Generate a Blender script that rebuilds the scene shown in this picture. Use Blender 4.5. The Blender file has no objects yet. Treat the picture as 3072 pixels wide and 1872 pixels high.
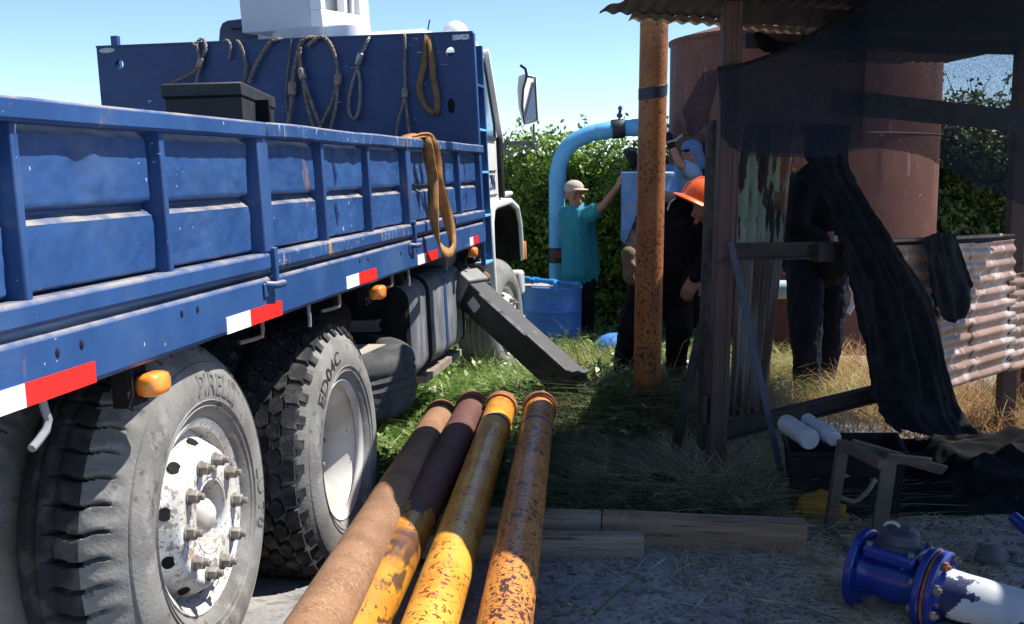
import bpy, bmesh, math, random
import numpy as np
from mathutils import Vector, Matrix, Euler, noise as mnoise
random.seed(7); rng = np.random.default_rng(11)
scene = bpy.context.scene
col = scene.collection
R = math.radians
# ---------------------------------------------------------------- camera, sky, sun, exposure
cam_d = bpy.data.cameras.new('camera'); cam = bpy.data.objects.new('camera', cam_d); col.objects.link(cam)
cam.location = (0, 0, 1.5); cam.rotation_euler = (R(83), 0, 0)
cam_d.sensor_width = 36; cam_d.lens = 40.18; cam_d.clip_start = .05; cam_d.clip_end = 2000
scene.camera = cam
SUN_EL, SUN_AZ = R(58), R(16)          # azimuth measured from +X towards +Y
world = bpy.data.worlds.new('World'); scene.world = world; world.use_nodes = True
wn = world.node_tree; bgn = wn.nodes['Background']
sky = wn.nodes.new('ShaderNodeTexSky'); sky.sky_type = 'NISHITA'; sky.sun_disc = False
sky.sun_elevation = SUN_EL; sky.sun_rotation = R(90) - SUN_AZ
sky.air_density = .6; sky.dust_density = 0; sky.ozone_density = 3.5; sky.altitude = 0
wn.links.new(sky.outputs[0], bgn.inputs[0]); bgn.inputs[1].default_value = .125
sun_d = bpy.data.lights.new('sun', 'SUN'); sun = bpy.data.objects.new('sun', sun_d); col.objects.link(sun)
sun_d.energy = 5.0; sun_d.angle = R(.53); sun_d.color = (1, .95, .87)
sdir = Vector((math.cos(SUN_EL)*math.cos(SUN_AZ), math.cos(SUN_EL)*math.sin(SUN_AZ), math.sin(SUN_EL)))
sun.rotation_euler = sdir.to_track_quat('Z', 'Y').to_euler(); sun.location = (4, 0, 8)
scene.view_settings.view_transform = 'Standard'; scene.view_settings.look = 'None'
scene.view_settings.exposure = .85; scene.view_settings.gamma = 1
scene.view_settings.use_curve_mapping = False
scene.cycles.max_bounces = 6; scene.cycles.transparent_max_bounces = 12

# ---------------------------------------------------------------- helpers
def C3(h):
    h = h.lstrip('#'); o = []
    for i in (0, 2, 4):
        v = int(h[i:i+2], 16)/255; o.append(v/12.92 if v <= .04045 else ((v+.055)/1.055)**2.4)
    return tuple(o)
KF = [1.0]
def C4(c): return tuple(v*KF[0] for v in c) + (1,)
MATS = {}
def mat(name, c, c2=None, s=6, lo=.4, hi=.65, rough=.6, metal=0, bump=0, bs=60, spots=(), dust=None, stretch=(1, 1, 1), coat=0, rr=.12, trans=0, spec=.5, k=.85):
    if name in MATS: return MATS[name]
    m = bpy.data.materials.new(name); m.use_nodes = True; nt = m.node_tree; N = nt.nodes; L = nt.links
    b = N['Principled BSDF']; tc = N.new('ShaderNodeTexCoord')
    def noise(scale, st=(1, 1, 1), det=5, rgh=.55, off=0):
        mp = N.new('ShaderNodeMapping'); mp.inputs['Scale'].default_value = st; mp.inputs['Location'].default_value = (off, off*1.7, off*.6)
        L.new(tc.outputs['Object'], mp.inputs[0]); n = N.new('ShaderNodeTexNoise')
        n.inputs['Scale'].default_value = scale; n.inputs['Detail'].default_value = det; n.inputs['Roughness'].default_value = rgh
        L.new(mp.outputs[0], n.inputs['Vector']); return n.outputs['Fac']
    def rng_(src, a, bb):
        r = N.new('ShaderNodeMapRange'); r.interpolation_type = 'SMOOTHSTEP'; r.inputs[1].default_value = a; r.inputs[2].default_value = bb
        L.new(src, r.inputs[0]); return r.outputs[0]
    def mix(f, A, B):
        x = N.new('ShaderNodeMix'); x.data_type = 'RGBA'
        L.new(f, x.inputs[0])
        if isinstance(A, tuple): x.inputs[6].default_value = A
        else: L.new(A, x.inputs[6])
        if isinstance(B, tuple): x.inputs[7].default_value = B
        else: L.new(B, x.inputs[7])
        return x.outputs[2]
    KF[0] = k; cur = C4(c)
    if c2 is not None: cur = mix(rng_(noise(s, stretch), lo, hi), cur, C4(c2))
    for i, sp in enumerate(spots):
        sc, a, bb, cc = sp[1], sp[2], sp[3], sp[0]; st = sp[4] if len(sp) > 4 else (1, 1, 1)
        hi_ = noise(sc, st, det=sp[5] if len(sp) > 5 else 4, off=3.1*(i+1)); lo_n = noise(min(sc*.16, 3.5), off=7.3*(i+1), det=2)
        ma = N.new('ShaderNodeMath'); ma.operation = 'MULTIPLY_ADD'; L.new(lo_n, ma.inputs[0]); ma.inputs[1].default_value = .34 if sc > 10 else 0; 
        sb = N.new('ShaderNodeMath'); sb.operation = 'ADD'; L.new(hi_, ma.inputs[2]); L.new(ma.outputs[0], sb.inputs[0]); sb.inputs[1].default_value = -.17 if sc > 10 else 0
        f = rng_(sb.outputs[0], a, bb)
        cur = mix(f, cur, C4(cc))
    if dust:
        g = N.new('ShaderNodeNewGeometry'); sx = N.new('ShaderNodeSeparateXYZ'); L.new(g.outputs['Normal'], sx.inputs[0])
        f = rng_(sx.outputs[2], dust[1], dust[2]); mm = N.new('ShaderNodeMath'); mm.operation = 'MULTIPLY'
        L.new(f, mm.inputs[0]); f2 = rng_(noise(9, off=9), .2, .75); L.new(f2, mm.inputs[1]); cur = mix(mm.outputs[0], cur, C4(dust[0]))
    if isinstance(cur, tuple): b.inputs['Base Color'].default_value = cur
    else: L.new(cur, b.inputs['Base Color'])
    b.inputs['Metallic'].default_value = metal
    rn = N.new('ShaderNodeMapRange'); rn.inputs[3].default_value = max(rough-rr, .03); rn.inputs[4].default_value = min(rough+rr, 1)
    L.new(noise(11, off=5), rn.inputs[0]); L.new(rn.outputs[0], b.inputs['Roughness'])
    b.inputs['Specular IOR Level'].default_value = spec; b.inputs['Coat Weight'].default_value = coat
    b.inputs['Transmission Weight'].default_value = trans
    if bump:
        bp = N.new('ShaderNodeBump'); bp.inputs['Strength'].default_value = bump; bp.inputs['Distance'].default_value = .01
        L.new(noise(bs, stretch, det=6, rgh=.6), bp.inputs['Height']); L.new(bp.outputs[0], b.inputs['Normal'])
    MATS[name] = m; return m

class MB:
    def __init__(s): s.v = []; s.f = []
    def add(s, v, f):
        o = len(s.v); s.v += [tuple(p) for p in v]; s.f += [tuple(i+o for i in q) for q in f]; return s
    def box(s, x0, x1, y0, y1, z0, z1):
        return s.add([(x0,y0,z0),(x1,y0,z0),(x1,y1,z0),(x0,y1,z0),(x0,y0,z1),(x1,y0,z1),(x1,y1,z1),(x0,y1,z1)],
                     [(0,3,2,1),(4,5,6,7),(0,1,5,4),(1,2,6,5),(2,3,7,6),(3,0,4,7)])
    def beam(s, p0, p1, w, h, up=(0,0,1), w1=None, h1=None):
        p0, p1 = Vector(p0), Vector(p1); d = (p1-p0).normalized(); u = Vector(up); sd = d.cross(u)
        if sd.length < 1e-4: sd = d.cross(Vector((1,0,0)))
        sd.normalize(); u = sd.cross(d).normalized(); w1 = w1 or w; h1 = h1 or h
        v = []
        for p, a, b in ((p0, w, h), (p1, w1, h1)):
            for i, j in ((-1,-1),(1,-1),(1,1),(-1,1)): v.append(p + sd*(i*a/2) + u*(j*b/2))
        return s.add(v, [(0,1,2,3),(7,6,5,4),(0,4,5,1),(1,5,6,2),(2,6,7,3),(3,7,4,0)])
    def tube(s, pts, r, n=8, caps=True, sq=1.0, upv=None):
        pts = [Vector(p) for p in pts]; rs = r if isinstance(r, (list, tuple)) else [r]*len(pts)
        v = []; f = []; prev = None
        for i, p in enumerate(pts):
            t = (pts[min(i+1, len(pts)-1)] - pts[max(i-1, 0)]).normalized()
            if prev is None:
                a = Vector(upv) if upv else (Vector((0,0,1)) if abs(t.z) < .9 else Vector((1,0,0)))
                u = (a - t*a.dot(t)).normalized()
            else: u = (prev - t*prev.dot(t)).normalized()
            prev = u; w = t.cross(u)
            for k in range(n):
                an = 2*math.pi*k/n; v.append(p + u*(math.cos(an)*rs[i]) + w*(math.sin(an)*rs[i]*sq))
        for i in range(len(pts)-1):
            for k in range(n):
                a = i*n+k; b = i*n+(k+1) % n; f.append((a, b, b+n, a+n))
        if caps: f.append(tuple(reversed(range(n)))); f.append(tuple((len(pts)-1)*n+k for k in range(n)))
        return s.add(v, f)
    def cyl(s, p0, p1, r0, r1=None, n=16, caps=True): return s.tube([p0, p1], [r0, r0 if r1 is None else r1], n, caps)
    def rev(s, prof, o=(0,0,0), axis='X', n=48, closed=False, fn=None):
        """revolve profile [(a, r)] about an axis through o"""
        v = []; f = []; m = len(prof)
        for k in range(n):
            an = 2*math.pi*k/n; c, si = math.cos(an), math.sin(an)
            for j, (a, r) in enumerate(prof):
                if fn: a, r = fn(a, r, an, j)
                p = {'X': (a, r*c, r*si), 'Y': (r*si, a, r*c), 'Z': (r*c, r*si, a)}[axis]
                v.append((p[0]+o[0], p[1]+o[1], p[2]+o[2]))
        for k in range(n):
            k2 = (k+1) % n
            for j in range(m if closed else m-1):
                j2 = (j+1) % m; f.append((k*m+j, k*m+j2, k2*m+j2, k2*m+j))
        return s.add(v, f)
    def grid(s, nu, nv, fn, wrap=False):
        v = [fn(i/nu, j/nv) for i in range(nu+1) for j in range(nv+1)]
        f = [(i*(nv+1)+j, (i+1)*(nv+1)+j, (i+1)*(nv+1)+j+1, i*(nv+1)+j+1) for i in range(nu) for j in range(nv)]
        return s.add(v, f)
    def prism(s, pts, ext):
        n = len(pts); e = Vector(ext); v = [Vector(p) for p in pts] + [Vector(p)+e for p in pts]
        return s.add(v, [tuple(reversed(range(n))), tuple(range(n, 2*n))] + [(i, (i+1) % n, n+(i+1) % n, n+i) for i in range(n)])
    def ell(s, c, r, n=12, m=8, rot=None):
        v = []; f = []; c = Vector(c)
        for i in range(m+1):
            th = math.pi*i/m
            for k in range(n):
                ph = 2*math.pi*k/n
                p = Vector((r[0]*math.sin(th)*math.cos(ph), r[1]*math.sin(th)*math.sin(ph), r[2]*math.cos(th)))
                if rot: p = rot @ p
                v.append(c+p)
        for i in range(m):
            for k in range(n):
                k2 = (k+1) % n; f.append((i*n+k, (i+1)*n+k, (i+1)*n+k2, i*n+k2))
        return s.add(v, f)
    def cap(s, p0, p1, r0, r1, n=12):
        """tapered capsule"""
        p0, p1 = Vector(p0), Vector(p1); d = (p1-p0); ln = max(d.length, 1e-5); d /= ln
        pts = []; rs = []
        for a in (-88, -60, -30): pts.append(p0 + d*(r0*math.sin(R(a)))); rs.append(r0*math.cos(R(a)))
        pts.append(p0); rs.append(r0); pts.append(p1); rs.append(r1)
        for a in (30, 60, 88): pts.append(p1 + d*(r1*math.sin(R(a)))); rs.append(r1*math.cos(R(a)))
        return s.tube(pts, rs, n)
    def mesh(s, name):
        me = bpy.data.meshes.new(name); me.from_pydata(s.v, [], s.f); me.validate(); return me
    def build(s, name, m, parent=None, smooth=35, bevel=0, thick=0, fix=True):
        me = s.mesh(name)
        if fix:
            bm = bmesh.new(); bm.from_mesh(me); bmesh.ops.recalc_face_normals(bm, faces=bm.faces); bm.to_mesh(me); bm.free()
        return link(name, me, m, parent, smooth, bevel, thick)
def link(name, me, m, parent=None, smooth=35, bevel=0, thick=0):
    if m: me.materials.append(m)
    if smooth:
        me.polygons.foreach_set('use_smooth', [True]*len(me.polygons))
        if smooth < 180: me.set_sharp_from_angle(angle=R(smooth))
    o = bpy.data.objects.new(name, me); col.objects.link(o)
    if parent: o.parent = parent
    if thick: md = o.modifiers.new('solid', 'SOLIDIFY'); md.thickness = thick; md.offset = 0
    if bevel: md = o.modifiers.new('bevel', 'BEVEL'); md.width = bevel; md.segments = 2; md.limit_method = 'ANGLE'; md.angle_limit = R(40)
    return o
def empty(name, loc=(0,0,0), rot=(0,0,0)):
    o = bpy.data.objects.new(name, None); col.objects.link(o); o.location = loc; o.rotation_euler = rot; o.empty_display_size = .1; return o
def tag(o, label=None, cat=None, group=None, kind=None):
    if label: o['label'] = label
    if cat: o['category'] = cat
    if group: o['group'] = group
    if kind: o['kind'] = kind
    return o
def remeshed(mb, voxel, name, sm=6, keep=None):
    """union of overlapping shapes as one continuous surface"""
    me = mb.mesh('tmp'); bm = bmesh.new(); bm.from_mesh(me); bmesh.ops.recalc_face_normals(bm, faces=bm.faces); bm.to_mesh(me); bm.free()
    o = bpy.data.objects.new('tmp', me); col.objects.link(o)
    r = o.modifiers.new('r', 'REMESH'); r.mode = 'VOXEL'; r.voxel_size = voxel
    if sm: k = o.modifiers.new('s', 'SMOOTH'); k.factor = .5; k.iterations = sm
    bpy.context.view_layer.update()
    ev = o.evaluated_get(bpy.context.evaluated_depsgraph_get()); out = bpy.data.meshes.new_from_object(ev); out.name = name
    bpy.data.objects.remove(o); return out
def folds(me, amp, sc, z0=None, z1=None):
    n = len(me.vertices); co = np.empty(n*3); me.vertices.foreach_get('co', co); co = co.reshape(-1, 3)
    nm = np.empty(n*3); me.vertices.foreach_get('normal', nm); nm = nm.reshape(-1, 3)
    for i in range(n):
        p = Vector(co[i]); d = mnoise.noise((p.x*sc, p.y*sc, p.z*sc*.8))*amp + mnoise.noise((p.x*sc*2.3+5, p.y*sc*2.3, p.z*sc*3))*amp*.6
        co[i] += nm[i]*d
    me.vertices.foreach_set('co', co.ravel()); me.update()
def text_mesh(txt, size, depth, fn=None, name='lettering'):
    cu = bpy.data.curves.new('t', 'FONT'); cu.body = txt; cu.size = size; cu.extrude = depth/2; cu.align_x = 'CENTER'; cu.align_y = 'CENTER'; cu.resolution_u = 3
    o = bpy.data.objects.new('t', cu); col.objects.link(o); bpy.context.view_layer.update()
    me = bpy.data.meshes.new_from_object(o.evaluated_get(bpy.context.evaluated_depsgraph_get())); bpy.data.objects.remove(o); me.name = name
    if fn:
        for v in me.vertices: v.co = fn(v.co)
    return me
def copy_tree(o, parent=None):
    c = o.copy(); col.objects.link(c); c.parent = parent
    for ch in list(o.children): copy_tree(ch, c)
    return c

# ---------------------------------------------------------------- materials
BLUE = mat('truck_blue_paint', (.017,.068,.215), (.025,.09,.265), s=3, rough=.45, bump=.08, bs=25,
    spots=[((.055,.115,.26), 4, .48, .82), ((.14,.15,.19), 2.6, .62, .92), ((.60,.65,.70), 46, .755, .775, (1,1,.5), 3), ((.5,.55,.62), 95, .75, .77, (.6,.6,1)), ((.30,.19,.13), 8, .66, .78, (1,1,.3))],
    dust=((.46,.40,.33), .3, .9))
BLUE_P = mat('headboard_blue_paint', (.012,.045,.15), (.017,.058,.175), s=2, rough=.5, bump=.04, bs=30,
    spots=[((.45,.5,.58), 26, .74, .755, (.4,1,1.5), 3), ((.5,.5,.5), 55, .72, .73, (.2,1,1))])
BLUE_WORN = mat('worn_rail_blue_paint', (.017,.068,.215), (.03,.095,.265), s=3, rough=.45, bump=.08, bs=25,
    spots=[((.05,.11,.25), 5, .5, .8), ((.50,.55,.62), 34, .64, .69, (1,3.2,.2), 4), ((.45,.24,.08), 11, .64, .70, (1,2.6,.25)), ((.66,.7,.74), 60, .69, .71)], dust=((.48,.41,.33), .3, .9))
RUBBER = mat('dusty_tyre_rubber', (.25,.245,.23), (.165,.16,.15), s=5, rough=.85, bump=.3, bs=90, spots=[((.32,.31,.29), 14, .52, .75), ((.09,.09,.09), 22, .60, .75)])
LETTER = mat('tyre_lettering', (.17,.167,.16), rough=.85)
RUBBER_D = mat('dark_tyre_rubber', (.045,.046,.05), (.085,.084,.083), s=9, rough=.85, bump=.3, bs=90)
TREAD = mat('tread_rubber', spec=.12, c=(.045,.046,.05), c2=(.12,.115,.105), s=16, lo=.45, hi=.7, rough=.85, bump=.4, bs=120, k=0.7)
RIM = mat('chipped_white_rim_paint', k=1.0, c=(.66,.67,.66), c2=(.50,.48,.44), s=8, rough=.5, bump=.2, bs=50, spots=[((.30,.26,.21), 40, .57, .62), ((.36,.24,.15), 9, .60, .74), ((.22,.19,.16), 90, .62, .66)])
RIMW = mat('white_rim_paint', k=1.0, c=(.58,.57,.54), c2=(.44,.40,.35), s=5, rough=.5, bump=.06, spots=[((.3,.2,.12), 24, .68, .74)])
RUSTY = mat('light_rust_steel', (.26,.20,.16), (.36,.31,.27), s=14, rough=.75, bump=.3, bs=80)
NUT = mat('dusty_nut_steel', (.34,.31,.27), (.22,.18,.15), s=30, rough=.6, bump=.2)
DARK = mat('dark_chassis_grime', spec=.12, c=(.018,.018,.02), c2=(.035,.032,.03), s=8, rough=.8, bump=.2, k=0.6)
BLACKP = mat('black_plastic', (.022,.024,.027), (.035,.036,.038), s=9, rough=.55, bump=.08, spots=[((.16,.14,.06), 18, .70, .78, (1,1,.6))])
TANKM = mat('fuel_tank_grey', (.15,.165,.19), (.26,.27,.285), s=12, rough=.55, bump=.15, bs=40, stretch=(1,1,.3), spots=[((.03,.03,.035), 9, .66, .72, (1,1,.35))])
WHITE = mat('white_truck_paint', k=1.0, c=(.78,.78,.77), c2=(.70,.70,.69), s=3, rough=.35, coat=.3, spots=[((.4,.36,.32), 15, .74, .78)])
CREAM = mat('grey_white_paint', k=1.0, c=(.50,.52,.54), c2=(.42,.43,.44), s=5, rough=.5, spots=[((.3,.25,.2), 14, .7, .76)])
GREYF = mat('grey_fender_paint', (.26,.27,.28), (.2,.2,.2), s=4, rough=.55, spots=[((.4,.38,.35), 18, .66, .74)])
GLASS = mat('dark_window_glass', (.05,.07,.09), rough=.08, coat=.6)
MIRR = mat('mirror_glass', k=1.0, c=(.8,.82,.85), rough=.03, metal=1, rr=.01)
AMBER = mat('amber_lens', k=1.0, c=(.85,.22,.02), c2=(.95,.34,.05), s=12, rough=.25, coat=.6)
YELL = mat('yellow_plastic', k=1.0, c=(.85,.48,.02), rough=.4)
REDT = mat('red_reflective_tape', k=1.0, c=(.75,.02,.015), c2=(.66,.02,.015), s=12, rough=.4)
WHT = mat('white_reflective_tape', k=1.0, c=(.85,.86,.86), c2=(.74,.75,.76), s=14, rough=.4)
ROPE = mat('steel_rope', (.34,.24,.17), (.52,.43,.36), s=40, rough=.6, metal=.2, bump=.4, bs=260, k=0.55)
SLEEVE = mat('crimp_sleeve', (.42,.28,.21), (.58,.46,.40), s=30, rough=.55, metal=.3, bump=.15, k=0.55)
SLEEVE2 = mat('bright_crimp_sleeve', (.42,.43,.44), (.3,.3,.3), s=30, rough=.4, metal=.6)
STRAP = mat('brown_webbing', (.40,.22,.09), (.26,.15,.07), s=20, rough=.9, bump=.35, bs=220, k=0.6)
STRAP2 = mat('orange_webbing', (.50,.24,.07), (.30,.15,.05), s=16, rough=.9, bump=.35, bs=220, k=0.85)
HOOK = mat('hook_grey_blue', (.22,.25,.30), (.30,.30,.30), s=20, rough=.6)
OUTR = mat('black_outrigger_paint', (.02,.02,.022), (.035,.033,.03), s=10, rough=.5, bump=.1, spots=[((.11,.105,.1), 7, .66, .72)])
GLINT = mat('bright_glint_steel', (.55,.52,.54), (.22,.18,.18), s=16, rough=.4, metal=.4, stretch=(.6,1,1), k=1.0)
PIPEV = mat('orange_varnished_pipe', (.42,.14,.024), (.33,.095,.016), s=5, rough=.62, coat=.05, bump=.25, bs=45, spots=[((.07,.028,.012), 52, .60, .63, (1,1,.8), 2), ((.07,.028,.012), 100, .63, .66, (1,1,1), 2), ((.70,.36,.10), 95, .68, .72)])
PIPEA = mat('dusty_rust_pipe', (.31,.165,.085), (.22,.11,.055), s=5, rough=.8, bump=.3, bs=110, spots=[((.42,.25,.12), 90, .58, .72), ((.20,.10,.055), 60, .58, .68), ((.36,.22,.13), 6, .6, .8, (1,1,.2))])
PIPEB = mat('yellow_pipe_worn', (.66,.28,.015), (.52,.21,.02), s=4, rough=.5, coat=.2, bump=.25, bs=70, spots=[((.10,.055,.02), 11, .60, .68, (1,1,.28)), ((.10,.045,.02), 42, .62, .67, (1,1,.5)), ((.07,.025,.018), 1.1, .52, .60)])
PIPEC = mat('bright_yellow_pipe', (.86,.44,.055), (.70,.27,.022), s=3.5, rough=.45, coat=.25, bump=.2, bs=70, spots=[((.26,.05,.015), 50, .625, .65, (1,1,.75), 2), ((.30,.055,.015), 9, .71, .75), ((.11,.02,.012), 85, .64, .67, (1,1,1), 2)])
PIPED = mat('orange_pitted_pipe', (.70,.27,.045), (.58,.21,.04), s=5, rough=.5, coat=.15, bump=.3, bs=55, spots=[((.07,.024,.012), 58, .575, .60, (1,1,.7), 2), ((.08,.03,.02), 105, .60, .63, (1,1,1), 2)])
COLLAR = mat('rust_collar', (.36,.12,.045), (.24,.08,.035), s=20, rough=.8, bump=.3, spots=[((.5,.25,.1), 40, .62, .7)])
WOOD = mat('weathered_timber', (.44,.35,.26), (.60,.50,.39), s=5, rough=.85, stretch=(.35,6,6), bump=.35, bs=30, spots=[((.12,.09,.065), 14, .58, .72, (.25,4,4))], k=0.55)
WOOD2 = mat('brown_timber', (.46,.29,.18), (.62,.44,.29), s=5, rough=.85, stretch=(.35,6,6), bump=.35, bs=30, spots=[((.12,.075,.05), 14, .58, .72, (.25,4,4))], k=0.55)
STEELR = mat('dark_rust_column', (.15,.09,.08), (.20,.115,.095), s=6, rough=.75, bump=.15, stretch=(1,1,.4), spots=[((.03,.028,.03), 7, .6, .75)], k=.42)
STEELD = mat('dark_steel', spec=.12, c=(.04,.038,.038), c2=(.065,.055,.05), s=9, rough=.7, bump=.15)
FRAME = mat('rusty_frame_steel', (.18,.145,.115), (.27,.20,.15), s=8, rough=.75, bump=.15, spots=[((.25,.08,.03), 9, .7, .78)], k=.42)
CORR = mat('rusty_corrugated_iron', k=1.0, c=(.31,.19,.135), c2=(.22,.12,.08), s=3, rough=.5, metal=.1, bump=.1, spots=[((.52,.45,.39), 3.2, .52, .68), ((.52,.46,.41), 14, .60, .72), ((.15,.07,.045), 7, .60, .68)])
CORR_G = mat('green_flaking_iron', (.40,.52,.34), (.55,.62,.44), s=5, rough=.7, bump=.3, spots=[((.06,.04,.03), 11, .51, .54, (2,2,.35), 6), ((.40,.17,.08), 5, .58, .66, (1,1,.6))], k=0.62)
CORR_B = mat('dark_flaking_iron', (.16,.11,.085), (.36,.34,.31), s=7, rough=.7, bump=.2, stretch=(2,2,.25), spots=[((.24,.09,.055), 5, .62, .72)], k=0.7)
ROOFM = mat('old_roof_sheet', (.03,.027,.026), (.05,.043,.038), s=3, rough=.6, bump=.1)
TANKR = mat('maroon_tank_paint', (.11,.032,.018), (.16,.055,.034), s=1.6, rough=.75, bump=.12, bs=30, spots=[((.24,.12,.10), 9, .62, .74, (1,1,.35)), ((.60,.44,.28), 14, .72, .735), ((.07,.025,.02), 5, .58, .75, (1,1,.12))])
PVC = mat('light_blue_pipe', (.13,.46,.76), (.18,.54,.82), s=4, rough=.45, bump=.03, spots=[((.45,.52,.56), 9, .66, .76, (1,1,.3))], k=0.9)
PVCB = mat('blue_pvc_fitting', (.03,.28,.62), rough=.35)
DRUM = mat('blue_drum_plastic', (.075,.27,.86), (.10,.34,.92), s=3, rough=.45, spots=[((.20,.30,.46), 12, .60, .72, (1,1,.12))], k=0.75)
DRUM2 = mat('faded_blue_drum', (.09,.21,.50), (.13,.28,.56), s=4, rough=.6, spots=[((.32,.28,.17), 5, .62, .72)])
METER = mat('meter_blue_enamel', (.02,.065,.50), (.03,.09,.58), s=5, rough=.35, coat=.3, bump=.04, spots=[((.4,.42,.45), 55, .77, .79)], k=0.42)
METERP = mat('flaked_blue_white_pipe', (.9,.93,.96), (.72,.76,.82), s=6, rough=.6, bump=.1, spots=[((.010,.022,.13), 5, .47, .485, (1,1,1), 8)], k=0.55)
METERD = mat('meter_dark_cap', (.07,.085,.13), rough=.5, k=0.5)
BOLT = mat('dull_bolt', (.20,.17,.14), (.3,.28,.25), s=40, rough=.55, metal=.3)
BOTT = mat('pale_plastic_bottle', (.95,.98,1.0), (.78,.82,.88), s=14, rough=.5, spots=[((.2,.2,.2), 26, .66, .74)], k=0.5)
NETP = mat('black_shade_cloth', spec=.12, c=(.012,.014,.018), c2=(.02,.022,.027), s=14, rough=.9, bump=.3, bs=240, rr=.05)
CANV = mat('yellow_canvas', (.80,.42,.03), (.62,.30,.02), s=8, rough=.9, bump=.15, k=0.5)
CANVD = mat('black_canvas', spec=.12, c=(.018,.018,.02), rough=.85, bump=.2)
CANVT = mat('tan_trim_canvas', (.25,.20,.14), rough=.9, bump=.1)
SKIN = mat('skin', (.50,.24,.15), (.42,.19,.115), s=14, rough=.55, k=0.68)
TEAL = mat('teal_shirt', (.02,.26,.32), (.03,.31,.37), s=5, rough=.9, bump=.15, bs=120)
TROU = mat('dark_trousers', spec=.12, c=(.012,.012,.016), c2=(.02,.02,.026), s=6, rough=.9, bump=.2)
NAVY = mat('navy_trousers', spec=.12, c=(.014,.017,.03), c2=(.02,.024,.042), s=6, rough=.9, bump=.2)
BLKC = mat('black_clothing', spec=.12, c=(.009,.009,.012), c2=(.015,.015,.019), s=6, rough=.9, bump=.2)
PLAID = mat('light_blue_check_shirt', (.22,.36,.58), (.32,.46,.66), s=38, rough=.9, bump=.15)
CAPM = mat('beige_cap', (.50,.42,.34), rough=.9)
HATB = mat('blue_cloth_hat', (.12,.22,.42), rough=.9, bump=.2)
HAIR = mat('grey_hair', (.16,.15,.14), rough=.9)
HELM = mat('orange_hard_hat', k=1.0, c=(.78,.12,.008), rough=.35, coat=.3)
GLOVE = mat('tan_glove', (.20,.14,.08), rough=.9, bump=.2)
BOOTM = mat('tan_boot_leather', (.22,.13,.075), (.3,.19,.11), s=16, rough=.75, bump=.2)
SOIL = None
MAROON = mat('dark_maroon_pipe', (.17,.06,.045), (.11,.045,.038), s=6, rough=.7, bump=.3, bs=90, spots=[((.26,.12,.06), 16, .62, .72)], k=0.75)
# ---------------------------------------------------------------- ground
def sstep(a, b, t): t = min(max((t-a)/(b-a), 0), 1); return t*t*(3-2*t)
def gz(x, y):
    z = -.25*min(max((y-3.2)/8.3, 0), 1)
    z += .28*math.exp(-((x-.85)**2+(y-7.1)**2)/.60)
    z -= .07*math.exp(-((x+.8)**2+(y-4.5)**2)/.4)
    if abs(x) < 12 and -3 < y < 18:
        z += .018*mnoise.noise((x*1.3, y*1.3, 0)) + .010*mnoise.noise((x*5, y*5, 3))
    return z
def axis_pts(lo, hi, fl, fh, fine, coarse):
    p = list(np.arange(fl, fh, fine)); q = fh; st = fine
    while q < hi: p.append(q); st = min(st*1.5, coarse); q += st
    p.append(hi); q = fl; st = fine
    while q > lo: st = min(st*1.5, coarse); q -= st; p.insert(0, max(q, lo))
    return p
gx = axis_pts(-600, 600, -3.2, 4.2, .05, 60); gy = axis_pts(-600, 600, 1.5, 10, .06, 60)
m = MB(); m.v = [(x, y, gz(x, y)) for x in gx for y in gy]; ny = len(gy)
m.f = [(i*ny+j, (i+1)*ny+j, (i+1)*ny+j+1, i*ny+j+1) for i in range(len(gx)-1) for j in range(ny-1)]
SOIL = mat('trodden_soil', k=.64, c=(.35,.34,.345), c2=(.48,.455,.43), s=2.2, rough=.95, bump=1.0, bs=30, spots=[((.22,.21,.20), 6, .52, .68), ((.27,.25,.235), 22, .55, .68), ((.66,.63,.58), 48, .64, .7), ((.13,.125,.12), 90, .66, .72)])
tag(m.build('ground', SOIL, smooth=180, fix=False), kind='structure')

# ---------------------------------------------------------------- crane truck (local: x outward to the right, y forward, z up)
truck = empty('crane_truck', (-.888, 3.126, 0)); truck.rotation_mode = 'YXZ'; truck.rotation_euler = (R(.19), R(-2.7), R(-9))
tag(truck, 'blue flatbed crane truck with white cab parked over grass', 'truck')
T = truck
def lerp0(pts, n=5):
    pts = [Vector(p) for p in pts]; o = []
    for i in range(len(pts)-1):
        a = pts[max(i-1,0)]; b = pts[i]; c = pts[i+1]; d = pts[min(i+2,len(pts)-1)]
        for k in range(n): t = k/n; o.append(.5*((2*b)+(-a+c)*t+(2*a-5*b+4*c-d)*t*t+(-a+3*b-3*c+d)*t**3))
    return o+[pts[-1]]
def wob_box(y0, y1, x0, x1, z0, z1, amp=.003, seed=0, step=.12, f=1.6):
    n = max(2, int((y1-y0)/step)); mb = MB(); v = []; fs = []
    for i in range(n+1):
        y = y0+(y1-y0)*i/n; dz = amp*mnoise.noise((seed, y*f, 1)); dx = amp*mnoise.noise((seed, y*f, 7))
        v += [(x0+dx, y, z0+dz), (x1+dx, y, z0+dz), (x1+dx, y, z1+dz), (x0+dx, y, z1+dz)]
    for i in range(n):
        a = i*4
        for k in range(4): fs.append((a+k, a+(k+1) % 4, a+4+(k+1) % 4, a+4+k))
    fs += [(3,2,1,0), (n*4, n*4+1, n*4+2, n*4+3)]
    return mb.add(v, fs)
for k, (a, b) in enumerate(((-1.9, .618), (.624, 2.51), (2.516, 4.50))):
    wob_box(a, b, .02, .078, 1.603, 1.655, .006, k).build('top_rail', BLUE_WORN if k else BLUE, T, bevel=.008)
    wob_box(a, b-.015, .012, .07, 1.176, 1.236, .003, k+5).build('gate_bottom_rail', BLUE_WORN if k == 1 else BLUE, T, bevel=.012)
wob_box(-1.95, 4.52, -.06, .06, 1.016, 1.158, .002, 9).build('deck_side_rail', BLUE, T, bevel=.014)
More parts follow.
